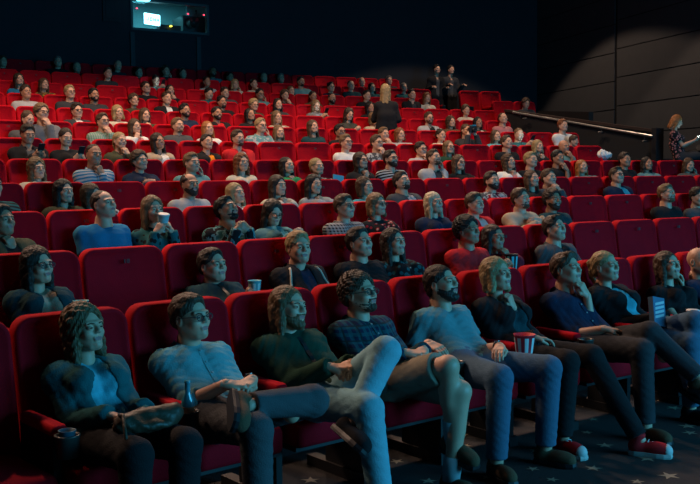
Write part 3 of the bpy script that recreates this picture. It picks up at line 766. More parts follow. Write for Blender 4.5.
# projection booth behind its window
phm = (phA+phB)/2; bw = (phB-phA)*RB
MXB = Matrix.Translation(Vector(arc(RB, phm, zwB))) @ Matrix.Rotation(-phm, 4, 'Z')      # local: x right, y away, z up from the sill
bhh = zwT-zwB
rm = MB(); rm.box(-bw/2-.3, bw/2+.3, 2.2, 2.3, -.5, bhh+.4); rm.box(-bw/2-.4, -bw/2-.3, .12, 2.3, -.5, bhh+.4); rm.box(bw/2+.3, bw/2+.4, .12, 2.3, -.5, bhh+.4)
rm.box(-bw/2-.4, bw/2+.4, .12, 2.3, -.6, -.5); rm.box(-bw/2-.4, bw/2+.4, .12, 2.3, bhh+.35, bhh+.45)
o = rm.build('wall_booth', mat('booth_paint', (.20, .30, .32), .8)); o.matrix_world = MXB; struct(o)
wf = MB()
for (x0, x1, z0, z1) in ((-bw/2, -bw/2+.05, 0, bhh), (bw/2-.05, bw/2, 0, bhh), (-bw/2, bw/2, 0, .05), (-bw/2, bw/2, bhh-.05, bhh)): wf.box(x0, x1, -.03, .10, z0, z1)
o = wf.build('window_1', mat('booth_frame', (.02, .045, .055), .5)); o.matrix_world = MXB; struct(o)
gl = bpy.data.materials.new('window_glass'); gl.use_nodes = True; nt = gl.node_tree; nt.nodes.clear()
ou = nt.nodes.new('ShaderNodeOutputMaterial'); mx = nt.nodes.new('ShaderNodeMixShader'); t1 = nt.nodes.new('ShaderNodeBsdfTransparent'); g1 = nt.nodes.new('ShaderNodeBsdfGlossy'); g1.inputs['Roughness'].default_value = .03
mx.inputs[0].default_value = .06; nt.links.new(t1.outputs[0], mx.inputs[1]); nt.links.new(g1.outputs[0], mx.inputs[2]); nt.links.new(mx.outputs[0], ou.inputs[0])
pn = MB(); pn.box(-bw/2+.05, bw/2-.05, .03, .036, .05, bhh-.05); pn.build('pane', gl, o)
def bx(px, py, dp=0):    # direction -> booth local x, z on a plane behind the window
    P = hit(px, py, RB+dp); q = MXB.inverted() @ Vector(P); return q.x, q.z
M_SIGN = mat('sign_light', (.6, .9, 1), .4, emis=(.35, .85, 1.), est=5)
x0, z0 = bx(145, 24.2, .5); x1, z1 = bx(160, 14.8, .5)
o = MB(); o.box(x0, x1, .5, .56, z0+.02, z1+.02, lambda v: (v[0], v[1], v[2]-(v[0]-x0)*.08)); sg = o.build('lit_sign', M_SIGN); sg.matrix_world = MXB
tag(sg, 'glowing white and cyan sign box inside the projection booth window', 'sign')
lt = MB(); u = (x1-x0)
M_LET = mat('sign_letter', (.02, .16, .20), .6)
def lett(strokes, ox, nm='letter'):
    l = MB()
    for a, b, c_, d_ in strokes: l.box(x0+u*(ox+a*.16), x0+u*(ox+c_*.16), .485, .50, z0+.09+(z1-z0-.16)*b-u*ox*.08, z0+.09+(z1-z0-.16)*d_-u*ox*.08)
    l.build(nm, M_LET, sg)
lett([(.6, 0, .85, 1), (0, 0, .85, .18), (0, 0, .2, .4)], .10); lett([(0, 0, .25, 1), (.75, 0, 1, 1), (0, .8, 1, 1), (0, 0, 1, .2)], .32)
lett([(0, 0, .25, 1), (.75, 0, 1, 1), (.2, .35, .8, .6)], .55); lett([(0, 0, .22, 1), (.78, 0, 1, 1), (0, .8, 1, 1), (0, .4, 1, .58)], .77)
# projector on its stand, and the spotlights and lamps in the booth
pj = bpy.data.objects.new('film_projector', None); C.objects.link(pj); xa, za = bx(192, 30, .85); pj.matrix_world = MXB @ Matrix.Translation((xa, .85, .0)); tag(pj, 'dark film projector standing at the right of the booth window', 'projector')
m = MB(); m.box(-.32, .30, -.25, .45, .10, .52); m.build('body', M_PLASTIC, pj)
m = MB(); m.lathe([(.09, 0), (.11, .05), (.10, .30), (.13, .34)], 16); q = m.build('lens', M_FRAME, pj, True); q.matrix_local = Matrix.Translation((-.15, -.2, .33)) @ Matrix.Rotation(math.pi/2, 4, 'X')
m = MB(); m.box(-.22, .22, -.1, .3, -.5, .10); m.build('stand', M_FRAME, pj)
m = MB(); m.lathe([(.24, 0), (.24, .04)], 24); q = m.build('film_reel', mat('reel_metal', (.35, .4, .4), .3, metal=.8), pj); q.matrix_local = Matrix.Translation((.12, .05, .72)) @ Matrix.Rotation(math.pi/2, 4, 'X')
m = MB(); m.tube([(.12, .05, .5), (.12, .03, .72)], .03); m.build('reel_arm', M_FRAME, pj)
xa, za = bx(171, 27.0, .45); m = MB(); m.lathe([(.0, 0), (.028, .01), (.028, .03), (0, .04)], 10); q = m.build('indicator_lamp', mat('yellow_lamp', (.8, .7, .05), .4, emis=(.9, .8, .05), est=6), None, True); q.matrix_world = MXB @ Matrix.Translation((xa, .45, za)); tag(q, 'small yellow indicator lamp glowing on the booth monitor', 'lamp')
m = MB(); m.box(-.26, .26, .0, .2, -.42, .05); m.box(-.04, .04, .05, .15, -za-.5, -.4); q = m.build('monitor', M_FRAME); q.matrix_world = MXB @ Matrix.Translation((xa, .5, za)); tag(q, 'dark monitor with a yellow lamp in the middle of the booth window', 'monitor')
for (px, py, c_) in ((137, 9, (.9, .05, .1)), (188, 14.5, (.9, .02, .05)), (204, 15.5, (.9, .02, .05))):
    xa, za = bx(px, py, .3); m = MB(); m.lathe([(0, 0), (.022, .008), (.022, .025), (0, .03)], 10); q = m.build('indicator_lamp', mat('red_lamp', (.6, .02, .03), .4, emis=c_, est=4), None, True); q.matrix_world = MXB @ Matrix.Translation((xa, .3, za))
    tag(q, {137: 'small red lamp in the upper left corner of the booth window', 188: 'small red lamp above the projector, nearer the glowing sign', 204: 'small red lamp above the projector, at the far right of the booth'}[px], 'lamp', 'red lamps in the projection booth')
xa, za = bx(142, 2); m = MB(); m.box(-.13, .13, -.15, .0, -.03, .04); q = m.build('tube_lamp', mat('tube_light', (.5, .9, 1), .4, emis=(.10, .6, .75), est=6)); q.matrix_world = MXB @ Matrix.Translation((xa, -.02, za+.04)); tag(q, 'cyan strip lamp on the top edge of the booth window', 'lamp')
m = MB(); x0b, z0b = bx(103, 21); x1b, z1b = bx(120, -3); m.box(x0b, x1b, -.05, -.0, z0b, z1b); m.box(x0b+.06, x1b-.06, -.07, -.05, z0b+.06, z1b-.06); q = m.build('wall_speaker', mat('speaker_cloth', (.014, .022, .028), .9)); q.matrix_world = MXB @ Matrix.Rotation(.0, 4, 'Z'); 
qx = phi_of(hit(111, 10, RB)); q.matrix_world = Matrix.Translation(Vector(arc(RB, qx, zwB))) @ Matrix.Rotation(-qx, 4, 'Z') @ Matrix.Translation((-(x0b+x1b)/2, 0, 0)); tag(q, 'flat dark rectangular panel on the back wall left of the booth', 'speaker')

# parapet of the exit passage, with its handrail
def seg_box(m, A_, B_, th, zA, zB, zA1, zB1):
    A_, B_ = np.array(A_), np.array(B_); dd = (B_-A_)/np.linalg.norm(B_-A_); nn = np.array((-dd[1], dd[0]))*th/2
    P = [A_-nn, B_-nn, B_+nn, A_+nn]
    V = [(P[0][0], P[0][1], zA), (P[1][0], P[1][1], zB), (P[2][0], P[2][1], zB), (P[3][0], P[3][1], zA), (P[0][0], P[0][1], zA1), (P[1][0], P[1][1], zB1), (P[2][0], P[2][1], zB1), (P[3][0], P[3][1], zA1)]
    m.add(V, [(0, 3, 2, 1), (4, 5, 6, 7), (0, 1, 5, 4), (1, 2, 6, 5), (2, 3, 7, 6), (3, 0, 4, 7)])
M_PAR = mat('dark_parapet', (.012, .011, .011), .6, var=.2, vscale=5)
def at_dist(px, py, D): d_ = ray(px, py); return d_*(D/math.hypot(d_[0], d_[1]))+np.array((0, 0, CAMZ))
pa, pb = at_dist(507, 109.5, 19.72), at_dist(655, 129.5, 18.0)
rt = bpy.data.objects.new('parapet', None); C.objects.link(rt); tag(rt, 'long black sloping parapet with a metal handrail at the right aisle', 'parapet')
rt.location = (pa[0], pa[1], 1.4)
def loc(mb, nm, m_, par):
    mb.V = [(v[0]-rt.location.x, v[1]-rt.location.y, v[2]-rt.location.z) for v in mb.V]; return mb.build(nm, m_, par)
m = MB(); seg_box(m, pa[:2], pb[:2], .14, 1.42, 1.14, pa[2]-.05, pb[2]-.05); loc(m, 'panel', M_PAR, rt)
m = MB(); seg_box(m, pa[:2], pb[:2], .20, pa[2]-.05, pb[2]-.05, pa[2], pb[2]); loc(m, 'coping', mat('parapet_coping', (.035, .02, .015), .5), rt)
pc = at_dist(660, 130.5, 17.93); m = MB(); seg_box(m, pb[:2], pc[:2], .2, 1.14, 1.14, pb[2]+.02, pb[2]+.02); loc(m, 'end_post', M_FRAME, rt)
h0, h1 = at_dist(513, 112.3, 19.50), at_dist(652, 136.3, 17.88)
M_RAIL = mat('brushed_metal', (.55, .53, .50), .35, metal=.9)
m = MB(); m.tube([h0, h0*.5+h1*.5, h1], .024, 10); rail = loc(m, 'handrail', M_RAIL, rt)
for k_ in (.06, .36, .66, .95):
    p = h0+(h1-h0)*k_; m = MB(); q = np.array((.13, .06, 0)); m.tube([p, p+np.array((0, 0, -.06)), p+np.array((0, 0, -.06))+q], .010, 6); loc(m, 'bracket', M_FRAME, rail)
for px, py in ((525, 118.5), (601, 132), (645, 141)):
    p = at_dist(px, py, 17.6+(655-px)/148*1.75); m = MB(); m.lathe([(.05, -.015), (.055, 0), (.03, .02), (0, .02)], 12, tuple(p+np.array((.05, .05, 0)))); loc(m, 'rail_knob', M_FRAME, rt)  # plain dark knobs along the handrail, not lamps
# far parapet of the same passage and the ledge the woman with the phone sits on
pa2, pb2 = at_dist(540, 110, 22.3), at_dist(591, 111, 20.9)
m = MB(); seg_box(m, pa2[:2], pb2[:2], .12, 1.4, 1.4, pa2[2]-.02, pb2[2]-.02); q = m.build('railing', M_PAR); tag(q, 'low black railing behind the sloping parapet beside the grey wall', 'railing')
lw = at_dist(676, 160, 17.75); ZL = at_dist(676, 162.5, 17.75)[2]
m = MB(); phl = phi_of(lw)
m.box(-.45, 1.6, -.25, .35, ZF[5], ZL-.02); q = m.build('ledge', M_PAR); q.matrix_world = Matrix.Translation((lw[0], lw[1], 0)) @ Matrix.Rotation(-phl, 4, 'Z'); tag(q, 'black ledge behind row five that the woman with the phone sits on', 'ledge')

# ------------------------------------------------------------------ seats
def seat_prototype():
    r = bpy.data.objects.new('cinema_seat', None); C.objects.link(r)
    sh = lambda y, z: y+(z-TOP)*.17
    zc, hh_ = (TOP+.36)/2, (TOP-.36)/2
    def tf(x, y, d):
        z = zc+y; bow = .016*(1-(x/.29)**2); k = 1-.05*max(0, (.62-z))
        return (x*k, sh(d-(bow if d < .05 else 0), z), z)
    V, F = pillow(.286, hh_, (.03, .085), [(.022, .040), (.006, .026), (.002, .014), (.008, .004), (.022, 0), (.075, 0), (.092, .006), (.10, .018)], tf)
    # front face with a gentle dome instead of one flat polygon
    mesh_obj('backrest', V, F[:-2]+[F[-1]]+[F[-2]], M_RED, r)
    V, F = pillow(.268, hh_-.02, (.03, .075), [(.099, .0), (.112, .0), (.118, .012)], tf); mesh_obj('back_shell', V, F, M_PLASTIC, r, False)
    def tc_(x, y, d): return (x, -.315+y, d)
    V, F = pillow(.255, .245, (.05, .03), [(.315, .03), (.325, .008), (.345, 0), (.42, 0), (.445, .010), (.458, .035), (.462, .09)], tc_); cu = mesh_obj('seat_cushion', V, F, M_RED, r)
    m = MB(); m.box(-.24, .24, -.52, -.12, .295, .318); m.build('seat_pan', M_PLASTIC, cu)
    def ta(x, y, d): return (-PITCH/2+x, -.31+y, d)
    V, F = pillow(.034, .19, (.03, .03), [(.600, .006), (.606, 0), (.632, 0), (.644, .006), (.648, .014)], ta); ar = mesh_obj('armrest', V, F, M_RED, r)
    m = MB(); m.box(-PITCH/2-.018, -PITCH/2+.018, -.45, -.10, .06, .602); m.box(-PITCH/2-.035, -PITCH/2+.035, -.47, .06, .0, .06); m.build('side_frame', M_FRAME, r)
    m = MB(); cxx = -PITCH/2
    m.lathe([(.040, -.085), (.046, -.085), (.050, 0), (.054, .004), (.054, .010), (.044, .010), (.040, 0), (.036, -.075), (0, -.075)], 18, (cxx, -.555, .612)); m.build('cup_holder', mat('cup_holder_plastic', (.05, .05, .045), .35), r, True)
    m = MB(); m.box(-.30, .30, -.005, .03, .25, .36, lambda v: (v[0], sh(v[1], v[2]), v[2])); m.build('back_bracket', M_FRAME, r)
    # stitched number at the top of the backrest
    m = MB(); z = TOP-.10; yy = lambda z: sh(-.0195, z)
    for a, b, c_, d_ in ((-.016, 0, -.010, .026), (.0, .0, .006, .026), (.014, .0, .020, .026), (.0, .0, .018, .005), (.0, .021, .018, .026), (.0, .011, .018, .015)):
        m.box(a, c_, yy(z)-.0016, yy(z)+.004, z+b, z+d_)
    m.build('number_patch', M_TAG, r)
    return r
def copy_tree(o, parent=None):
    c = o.copy(); C.objects.link(c)
    if parent is not None: c.parent = parent
    for ch in list(o.children): copy_tree(ch, c)
    return c
SEATS = {}      # (row, index) -> dict
def n_from_px(r, px, z, base): return (phi_of(hit(px, 0, RR(r)))-base)*RR(r)/PITCH
S0 = {1: -0.07733, 2: -0.05386, 3: -0.04591, 4: -0.03821, 5: -0.03131, 6: -0.02437, 7: -0.00583, 8: -0.00044, 9: 0.00506, 10: 0.02076, 11: 0.02505}
def ph_at_px(r, px): 
    lo, hi = -.4, .5
    for _ in range(50):
        mid = (lo+hi)/2; x, y = project(arc(RR(r), mid, ZF[r-1]+TOP))
        if x < px: lo = mid
        else: hi = mid
    return lo
S0[12] = ph_at_px(12, 173)-0*PITCH
LIM = {1: (-75, 745), 2: (-60, 745), 3: (-50, 735), 4: (-45, 730), 5: (-40, 728), 6: (-40, 603), 7: (-40, 584), 8: (-40, 512), 9: (-35, 499), 10: (-35, 441), 11: (-35, 441), 12: (-30, 402)}
segs = [(r, S0[r], LIM[r]) for r in range(1, 13)]+[(10, ph_at_px(10, 494), (490, 545)), (11, ph_at_px(11, 461), (458, 508))]
for r, ph0, (l0, l1) in segs:
    for n in range(-12, 40):
        ph = ph0+(n+.5)*PITCH/RR(r); x, y = project(arc(RR(r), ph, ZF[r-1]+TOP))
        if l0 < x < l1: SEATS[(r, round(x))] = dict(ph=ph, px=x, r=r, who=None)
def row_seats(r): return sorted([s for s in SEATS.values() if s['r'] == r], key=lambda s: s['px'])
# ------------------------------------------------------------------ the audience: row|x|y|sex|hair|colour|top|cloth|inner|pose|yaw|pitch|flags|description
PEOPLE = '''
1|85|329|f|wavy|lb|cardigan|teal|cyan|lap|5|0|legs=flat tr=black prop=bag|woman in grey-green cardigan with bag on lap
1|191|318|m|short|br|rolled|denim||clasp|8|-3|g s legs=fig+ tr=dgrey shoe=brown watch|smiling man in glasses and light denim shirt
1|289|308|m|low|lb|hoodie|dgreen||clasp|8|-2|s bF legs=high+ tr=ljeans prop=none|bearded man in dark green hoodie, light jeans
1|360|294|m|curly|br|shirt|plaid:navy:teal:black||clasp|10|2|g s bS legs=knee- tr=khaki sh shoe=brown sleeve|curly haired man in plaid shirt and shorts
1|442|284|m|tied|db|tee|greyblue||arm-|12|4|bF legs=wide tr=jeans shoe=brown watch|man in grey-blue t-shirt with long beard
1|497|275|f|bob|bl|cardigan|black|dteal|chin+|5|0|legs=step tr=black shoe=red high watch prop=popcorn|short haired blonde woman with wristwatch touching chin
1|567|270|m|quiff|br|rolled|navy||mouth+|8|2|legs=out+ tr=char shoe=brown|man in dark navy shirt with fist raised
1|606|267|f|pony|bl|jacket|black|cyan|lap|3|0|legs=knee+ tr=jeans prop=leaflet|blonde ponytail woman with white-printed blue bag
1|668|266|f|low|br|tee|black||cheek+|-6|3|legs=knee+ tr=jeans|woman in black t-shirt, hand on cheek
1|700|262|m|bald|bk|tee|navy||lap|-5|0|legs=flat|bald man cut by the right edge
2|38|266|f|long|db|cardigan|dteal|beige|hold+|10|-4|g prop=glasscup|woman in glasses and dark teal cardigan
2|213|266|m|short|db|hoodie|dteal||hold+|2|0|prop=can|dark haired man in teal jacket holding cup
2|299|248|m|short|bl|jacket|black|navy|lap|-24|-4|arm=stripe|blond young man in dark striped-sleeve jacket
2|360|243|m|short|db|tee|black||lap|2|4||dark haired man in plain black t-shirt
2|394|243|f|long|db|shirt|floral:black:teal||hold+|2|4||long haired woman in black patterned top
2|468|231|m|curly|bk|tee|red||hold+|8|0|skin=t|curly haired young man in red t-shirt
2|494|238|f|low|bk|tee|maroon||mouth+|5|-4|prop=tealcup skin=t|dark haired woman in crimson, hand at mouth
2|555|229|m|quiff|db|jacket|dgrey|black|arms|6|4|s|man in dark grey jacket leaning back
3|2|221|m|short|db|jacket|olive|black|chin+|14|0|s skin=t|smiling man with chin on hand, left edge
3|104|205|m|buzz|db|tee|blue||lap|20|6||man with shaved head in bright blue t-shirt
3|153|210|f|long|lb|shirt|floral:teal:black||drink|-12|-4|prop=palecup|long haired woman drinking from pale blue cup
3|227|210|m|short|bk|shirt|camo:black:greyblue:teal||clchest|18|16|bS skin=t|man tilting head up in camouflage shirt
3|273|213|f|long|db|openhood|greyblue|cyan|phone|-16|-22|g|long haired woman in glasses looking down
3|345|207|m|short|br|shirt|check:black:lgrey||lap|10|0|g|man in glasses and checkered shirt
3|377|205|f|bob|lb|shirt|floral:black:cream:red||arm+|8|0|g|woman in glasses and floral blouse
3|434|203|f|low|pb|sweater|navy||lap|8|0||pale blonde woman in dark navy sweater
3|475|204|m|short|br|jacket|red|lgrey|lap|10|-3||brown haired person in red jacket
3|521|199|m|short|br|sweater|beige||cross|10|0|bS|bearded man in beige sweater, arms crossed
3|553|200|m|curly|db|shirt|dteal||lap|-6|-3|s bF skin=t|smiling curly haired man in dark shirt
3|667|194|m|short|lb|tee|black||lap|10|4|bS|sandy haired man in black t-shirt
3|698|197|m|short|db|sweater|dgrey||lap|0|-8||man in dark grey sweater, right edge
4|-8|186|m|short|db|jacket|stripe:teal:black|black|lap|5|0||man in teal striped jacket, left edge
4|64|192|f|long|bk|jacket|olive|black|lap|8|-2||black haired woman in dark olive jacket
4|92|196|f|bob|br|shirt|floral:lgrey:dgrey||lap|25|-8||brown haired woman in pale patterned top, behind blue shirt
4|190|185|m|balding|db|shirt|lgrey||lap|2|0|bF skin=t patch|bearded man in light grey shirt, red patch
4|236|194|f|long|bl|tee|white||lap|14|6||blonde woman in white t-shirt
4|278|186|f|long|db|cardigan|cream|lgrey|chin+|12|-2||woman in cream cardigan, chin on hand
4|314|185|f|long|bk|sweater|lgrey||chin+|2|0|s|smiling black haired woman, hand under chin
4|365|187|f|bob|br|tee|cyan||lap|20|0||woman with bobbed hair in pale turquoise top
4|402|182|m|short|db|openhood|dgrey|lgrey|lap|12|14|bS|bearded man in grey hooded jacket looking up
4|492|181|m|short|db|shirt|camo:dgrey:lgrey:maroon||lap|2|2|bF|bearded man in grey patterned shirt
4|532|179|f|low|br|tee|black||lap|12|2||woman in black top beside clasped hands man
4|549|178|m|short|br|jacket|dgrey|black|clmouth|8|4||man with clasped hands at his mouth
4|617|176|m|quiff|br|blazer|navy|cyan|lap|10|6|g|man in glasses, dark blazer and pale shirt
5|37|169|f|wavy|lb|tee|cream||lap|2|-3||wavy haired woman in cream top
5|94|155|m|buzz|db|shirt|stripe:lgrey:blue||chin+|0|-4|s skin=t|man in blue-white shirt, hand at mouth
5|140|161|f|curly|br|hoodie|navy||cross|10|0||curly haired woman in navy, arms crossed
5|192|163|m|short|lb|shirt|greyblue||cheek+|12|-2|s|smiling sandy haired man, hand at cheek
5|242|163|f|wavy|au|vest|cream||lap|-4|2|s|smiling woman with wavy auburn hair
5|287|166|f|low|bk|sweater|green||chin+|18|6||dark haired woman in bright green sweater
5|317|167|f|bun|bl|shirt|floral:black:lgrey||lap|8|2|prop=booklet|blonde woman in patterned top beside blue booklet
5|361|161|f|long|db|jacket|black|dgrey|chin+|16|2|g|long haired woman in glasses, black jacket
5|391|159|m|short|db|jacket|stripe:black:lgrey|black|lap|14|2|g bF|bearded man in glasses and striped jacket
5|434|158|m|short|br|cardigan|lgrey|char|cheek+|12|8|bS|man in white cardigan, hand at cheek
5|459|163|f|long|br|tee|black||lap|8|0|g s|smiling woman in glasses, dark top
5|509|162|f|wavy|br|cardigan|white|pink|chin+|14|6||woman in white cardigan, hand at chin
5|531|160|m|short|bl|tee|black||lap|16|2||blond man in black t-shirt
5|558|158|m|short|bk|rolled|black||mouth+|12|0|skin=t|man in black shirt with raised hand
5|582|167|f|low|gi|tee|greyblue||lap|2|4||ginger haired woman with head tipped back
5|625|160|m|short|db|shirt|black||lap|10|0|skin=t|dark haired man in black, mustard collar
5|647|164|f|low|bk|sweater|greyblue||lap|8|2|skin=t|black haired woman in grey-blue sweater
5|689|165|f|low|br|sweater|dgrey||cheek+|2|-14||woman in grey sweater resting on hand
6|28|135|m|short|db|jacket|black|dgrey|phone|-6|-16|prop=phone skin=t|man in black leather jacket using phone
6|66|137|f|bun|db|sweater|black||phone|-4|-14|prop=phone|woman in black sweater using phone
6|120|140|f|pony|bl|jacket|olive|black|mouth+|12|-3||blonde woman in olive jacket, hand at mouth
6|158|142|f|long|db|cardigan|beige|white|lap|10|2|skin=t|long haired woman in beige cardigan
6|207|143|f|short|db|jacket|black|orange|lap|2|4||short haired woman in dark jacket, orange top
6|238|138|m|short|br|jacket|red|lgrey|lap|10|-2|bS|man in bright red jacket
6|346|142|m|short|lb|tee|white||lap|10|-2|g s|smiling man in glasses and white t-shirt
6|377|142|m|short|br|shirt|camo:lgrey:dgrey||mouth+|14|-2|g|man in glasses and grey printed shirt
6|421|149|m|short|db|shirt|lgrey||mouth+|10|-4|g|man in glasses with hand over mouth
6|449|148|f|low|lb|sweater|dgreen||lap|8|2|g s|smiling woman in glasses, green sweater
6|507|143|m|short|br|tee|black||lap|12|6||short haired man in dark t-shirt
6|538|147|f|bob|bl|tee|black||chin+|16|4||blonde bobbed woman, hand under chin
6|564|146|m|bald|bk|tee|greyblue||mouth+|14|-2|skin=t|bald man with hand at mouth
7|28|119|f|bun|br|sweater|dgrey||lap|14|-12||woman with tied brown hair leaning right
7|42|113|m|curly|lb|sweater|grey||mouth+|10|-2|g|curly haired man in glasses, hand at mouth
7|103|122|m|short|br|shirt|check:lgrey:green||mouth+|10|0|g|man in glasses and green checked shirt
7|135|126|f|long|br|cardigan|white|pink|mouth-|12|0||long haired woman in white, hand at mouth
7|178|126|m|short|lb|sweater|dgrey||lap|12|2|bS|man in dark grey sweater
7|208|129|f|low|gi|tee|white||lap|8|2||ginger haired woman in white top
7|261|125|m|short|bl|shirt|camo:lgrey:greyblue||cheek+|10|-2|g|blond man in glasses, hand on cheek
7|279|133|f|low|lb|sweater|dgrey||lap|6|-2||light haired woman low in seat
7|313|128|f|long|br|sweater|dteal||lap|14|6||long haired woman in dark teal sweater
7|340|132|m|short|bk|shirt|black||lap|6|-3|g s skin=t|smiling dark man in glasses
7|384|134|m|short|lb|tee|lgrey||mouth+|8|-3||sandy haired man with hand at mouth
7|400|135|f|bob|au|tee|lgrey||lap|8|0||auburn bobbed woman in pale top
7|441|136|f|bun|db|tee|cream||lap|14|-4||dark haired woman in cream top
7|466|131|f|pony|br|sweater|char||camera|10|-6|g prop=camera|woman in glasses holding up a camera
7|496|136|f|low|br|tee|cyan||lap|12|2||brown haired woman in pale turquoise top
7|519|134|m|buzz|lb|tee|teal||phone|4|-16|prop=glow|man in teal looking down at phone
7|563|125|m|short|au|sweater|white||lap|14|-2||red haired man in white sweater
8|77|111|m|short|db|blazer|char|white|lap|4|-3|g s|man in glasses, dark blazer, white shirt
8|118|113|f|bob|bl|tee|cream||lap|6|-2||blonde woman with straight bob in cream
8|145|115|f|long|br|shirt|olive||chin+|4|-2|s|smiling long haired woman, chin on hand
8|185|111|m|short|bk|tee|navy||lap|12|0|bF skin=t|black bearded man in navy t-shirt
8|217|113|m|short|bk|openhood|black|red|lap|6|2|bF skin=t|black bearded man in red t-shirt
8|250|115|f|low|bk|sweater|black||lap|14|2|skin=t|dark haired woman in black sweater
8|277|117|f|long|lb|cardigan|beige|white|lap|10|0||light haired woman in beige cardigan
8|349|114|f|long|db|shirt|plaid:char:olive||phone|2|-18||long haired woman in dark plaid looking down
8|374|118|f|bob|lb|tee|cream||lap|16|2||woman with short light hair in cream
8|429|118|m|short|br|cardigan|lgrey|black|lap|2|-3|g bF|bearded man in glasses, pale cardigan
8|451|122|f|wavy|br|sweater|brown||lap|10|0||wavy haired woman in brown sweater
8|478|122|f|low|bk|jacket|dgreen|white|lap|8|2|skin=t|dark haired woman in green jacket
8|503|119|m|buzz|br|tee|pink||lap|12|4||short haired man in pale pink
9|26|93|m|short|db|sweater|lgrey||lap|10|0|skin=t|dark haired man in light grey sweater
9|70|93|m|short|bl|tee|char||lap|4|-3|g|blond man in glasses and dark t-shirt
9|94|95|m|short|bk|tee|char||lap|6|0|bF skin=t|man with thick black beard
9|134|101|f|curly|br|shirt|olive||lap|8|0|s|curly haired woman in olive shirt
9|167|98|m|quiff|br|blazer|black|white|lap|6|-3||man in black blazer and white shirt
9|222|102|m|short|bk|tee|black||lap|10|0|bS skin=t|dark haired man in black t-shirt
9|254|105|f|curly|bl|shirt|olive||lap|10|-6|g|curly blonde woman in glasses
9|278|105|f|low|bk|shirt|char||lap|2|-4||dark haired woman with dim face
9|316|106|f|low|lb|hoodie|grey||phone|4|-18|prop=glow|fair haired person in grey hoodie reading phone
9|370|108|f|long|bk|sweater|black||lap|14|0|skin=t|long haired woman in black beside standing woman
9|466|111|f|curly|br|tee|cream||lap|6|-4||curly haired woman in cream top
10|19|80|f|long|db|tee|blue||lap|8|4||long haired woman in blue t-shirt
10|44|84|f|long|br|shirt|floral:brown:mustard||lap|12|4||long haired woman in brown patterned top
10|146|87|m|short|db|tee|black||lap|10|2|g|man in glasses and black t-shirt
10|170|90|f|low|bk|shirt|black||mouth+|12|2||black haired woman, hand at mouth
10|209|93|m|short|bk|sweater|teal||lap|4|-12||dark haired man in teal looking down
10|225|93|m|short|db|sweater|dgrey||lap|4|-4||man in grey sweater with dim face
10|260|95|m|short|bk|shirt|greyblue||cheek+|6|-4|g skin=t|man in dark glasses, head on hand
10|285|95|f|curly|br|tee|char||mouth+|10|-2||curly haired woman, hand at mouth
10|313|96|f|bun|bk|jacket|brown|cream|lap|6|0|skin=t|dark haired woman in brown jacket
10|332|98|m|buzz|bk|tee|black||lap|4|-2|bF skin=t|cropped hair man with black beard
10|367|95|m|short|bk|blazer|black|white|lap|10|0||man in black blazer beside standing woman
10|412|95|m|short|bk|jacket|black|char|lap|8|0||dark haired man in black jacket
10|427|98|f|wavy|au|shirt|cream||lap|2|-2||wavy auburn haired woman in cream
10|526|104|m|curly|br|tee|char||lap|2|-16||brown haired person hidden behind black parapet
11|108|74|m|short|db|tee|char||lap|2|0||heavy set man in dark t-shirt
11|156|80|f|bun|bk|sweater|greyblue||phone|0|-16|prop=glow|woman with face lit by phone
11|207|82|f|bun|bk|shirt|lgrey||lap|2|0|s skin=t|smiling dark haired woman in pale top
11|235|85|f|bob|bl|tee|cream||cheek+|-4|0|s|smiling blonde woman, hand at cheek
11|254|84|f|bun|db|tee|cream||mouth+|8|0||dark haired woman, hand at mouth
11|291|91|f|bun|lb|tee|beige||lap|10|0||fair haired woman in beige top
11|301|82|m|short|bk|shirt|greyblue||arm+|8|4|bS skin=t|dark bearded man in grey-blue shirt
11|331|87|m|short|bk|tee|navy||lap|2|-2||man in navy with shadowed face
11|351|86|m|buzz|db|sweater|dteal||lap|4|0||round faced man in dark teal sweater
11|372|88|f|low|bk|tee|teal||lap|4|0||dim woman in teal t-shirt
11|404|88|f|bun|gy|tee|teal||lap|4|0||grey haired person in teal in shadow
12|3|62|m|short|br|tee|char||lap|4|0||man at the far left corner
12|58|62|m|short|gy|tee|black||lap|0|-2||grey haired man in shadow
12|77|67|m|buzz|gy|tee|black||lap|4|-2||short haired man in deep shadow
12|118|66|m|buzz|gy|tee|char||lap|4|-2||grey faced man in shadow
12|139|72|m|short|db|tee|black||lap|6|0||dark haired man in black
12|166|71|m|curly|db|shirt|char||cheek+|6|0||curly haired man, hand at cheek
12|183|73|m|short|bk|tee|black||lap|2|0||black haired man in black t-shirt
12|213|72|m|buzz|bk|tee|greyblue||lap|8|0|bF skin=d|tall bearded man in grey-blue t-shirt
12|230|77|m|short|bk|tee|char||lap|8|0|skin=t|young man in charcoal t-shirt
12|264|77|m|buzz|gy|tee|black||lap|0|-2||dim face beside smiling blonde woman
12|281|78|m|short|gy|tee|teal||lap|0|0||dim man in teal
12|362|82|m|bald|gy|tee|black||lap|0|0||bald man in shadow
12|389|80|m|short|gy|tee|char||lap|2|0||man in deep shadow above standing woman
'''
W_T = np.array((5.5, -11.0, 3.6))
def root_at(R, ph, z): return Matrix.Translation(Vector(arc(R, ph, z))) @ Matrix.Rotation(-ph, 4, 'Z')
PROPS = []
def top_obj(mb, name, m, M, label, cat, smooth=False, group=None):
    o = mb.build(name, m, None, smooth); o.matrix_world = M; return tag(o, label, cat, group)
M_SCREEN = mat('phone_screen', (.3, .5, .6), .3, emis=(.45, .8, 1), est=5)
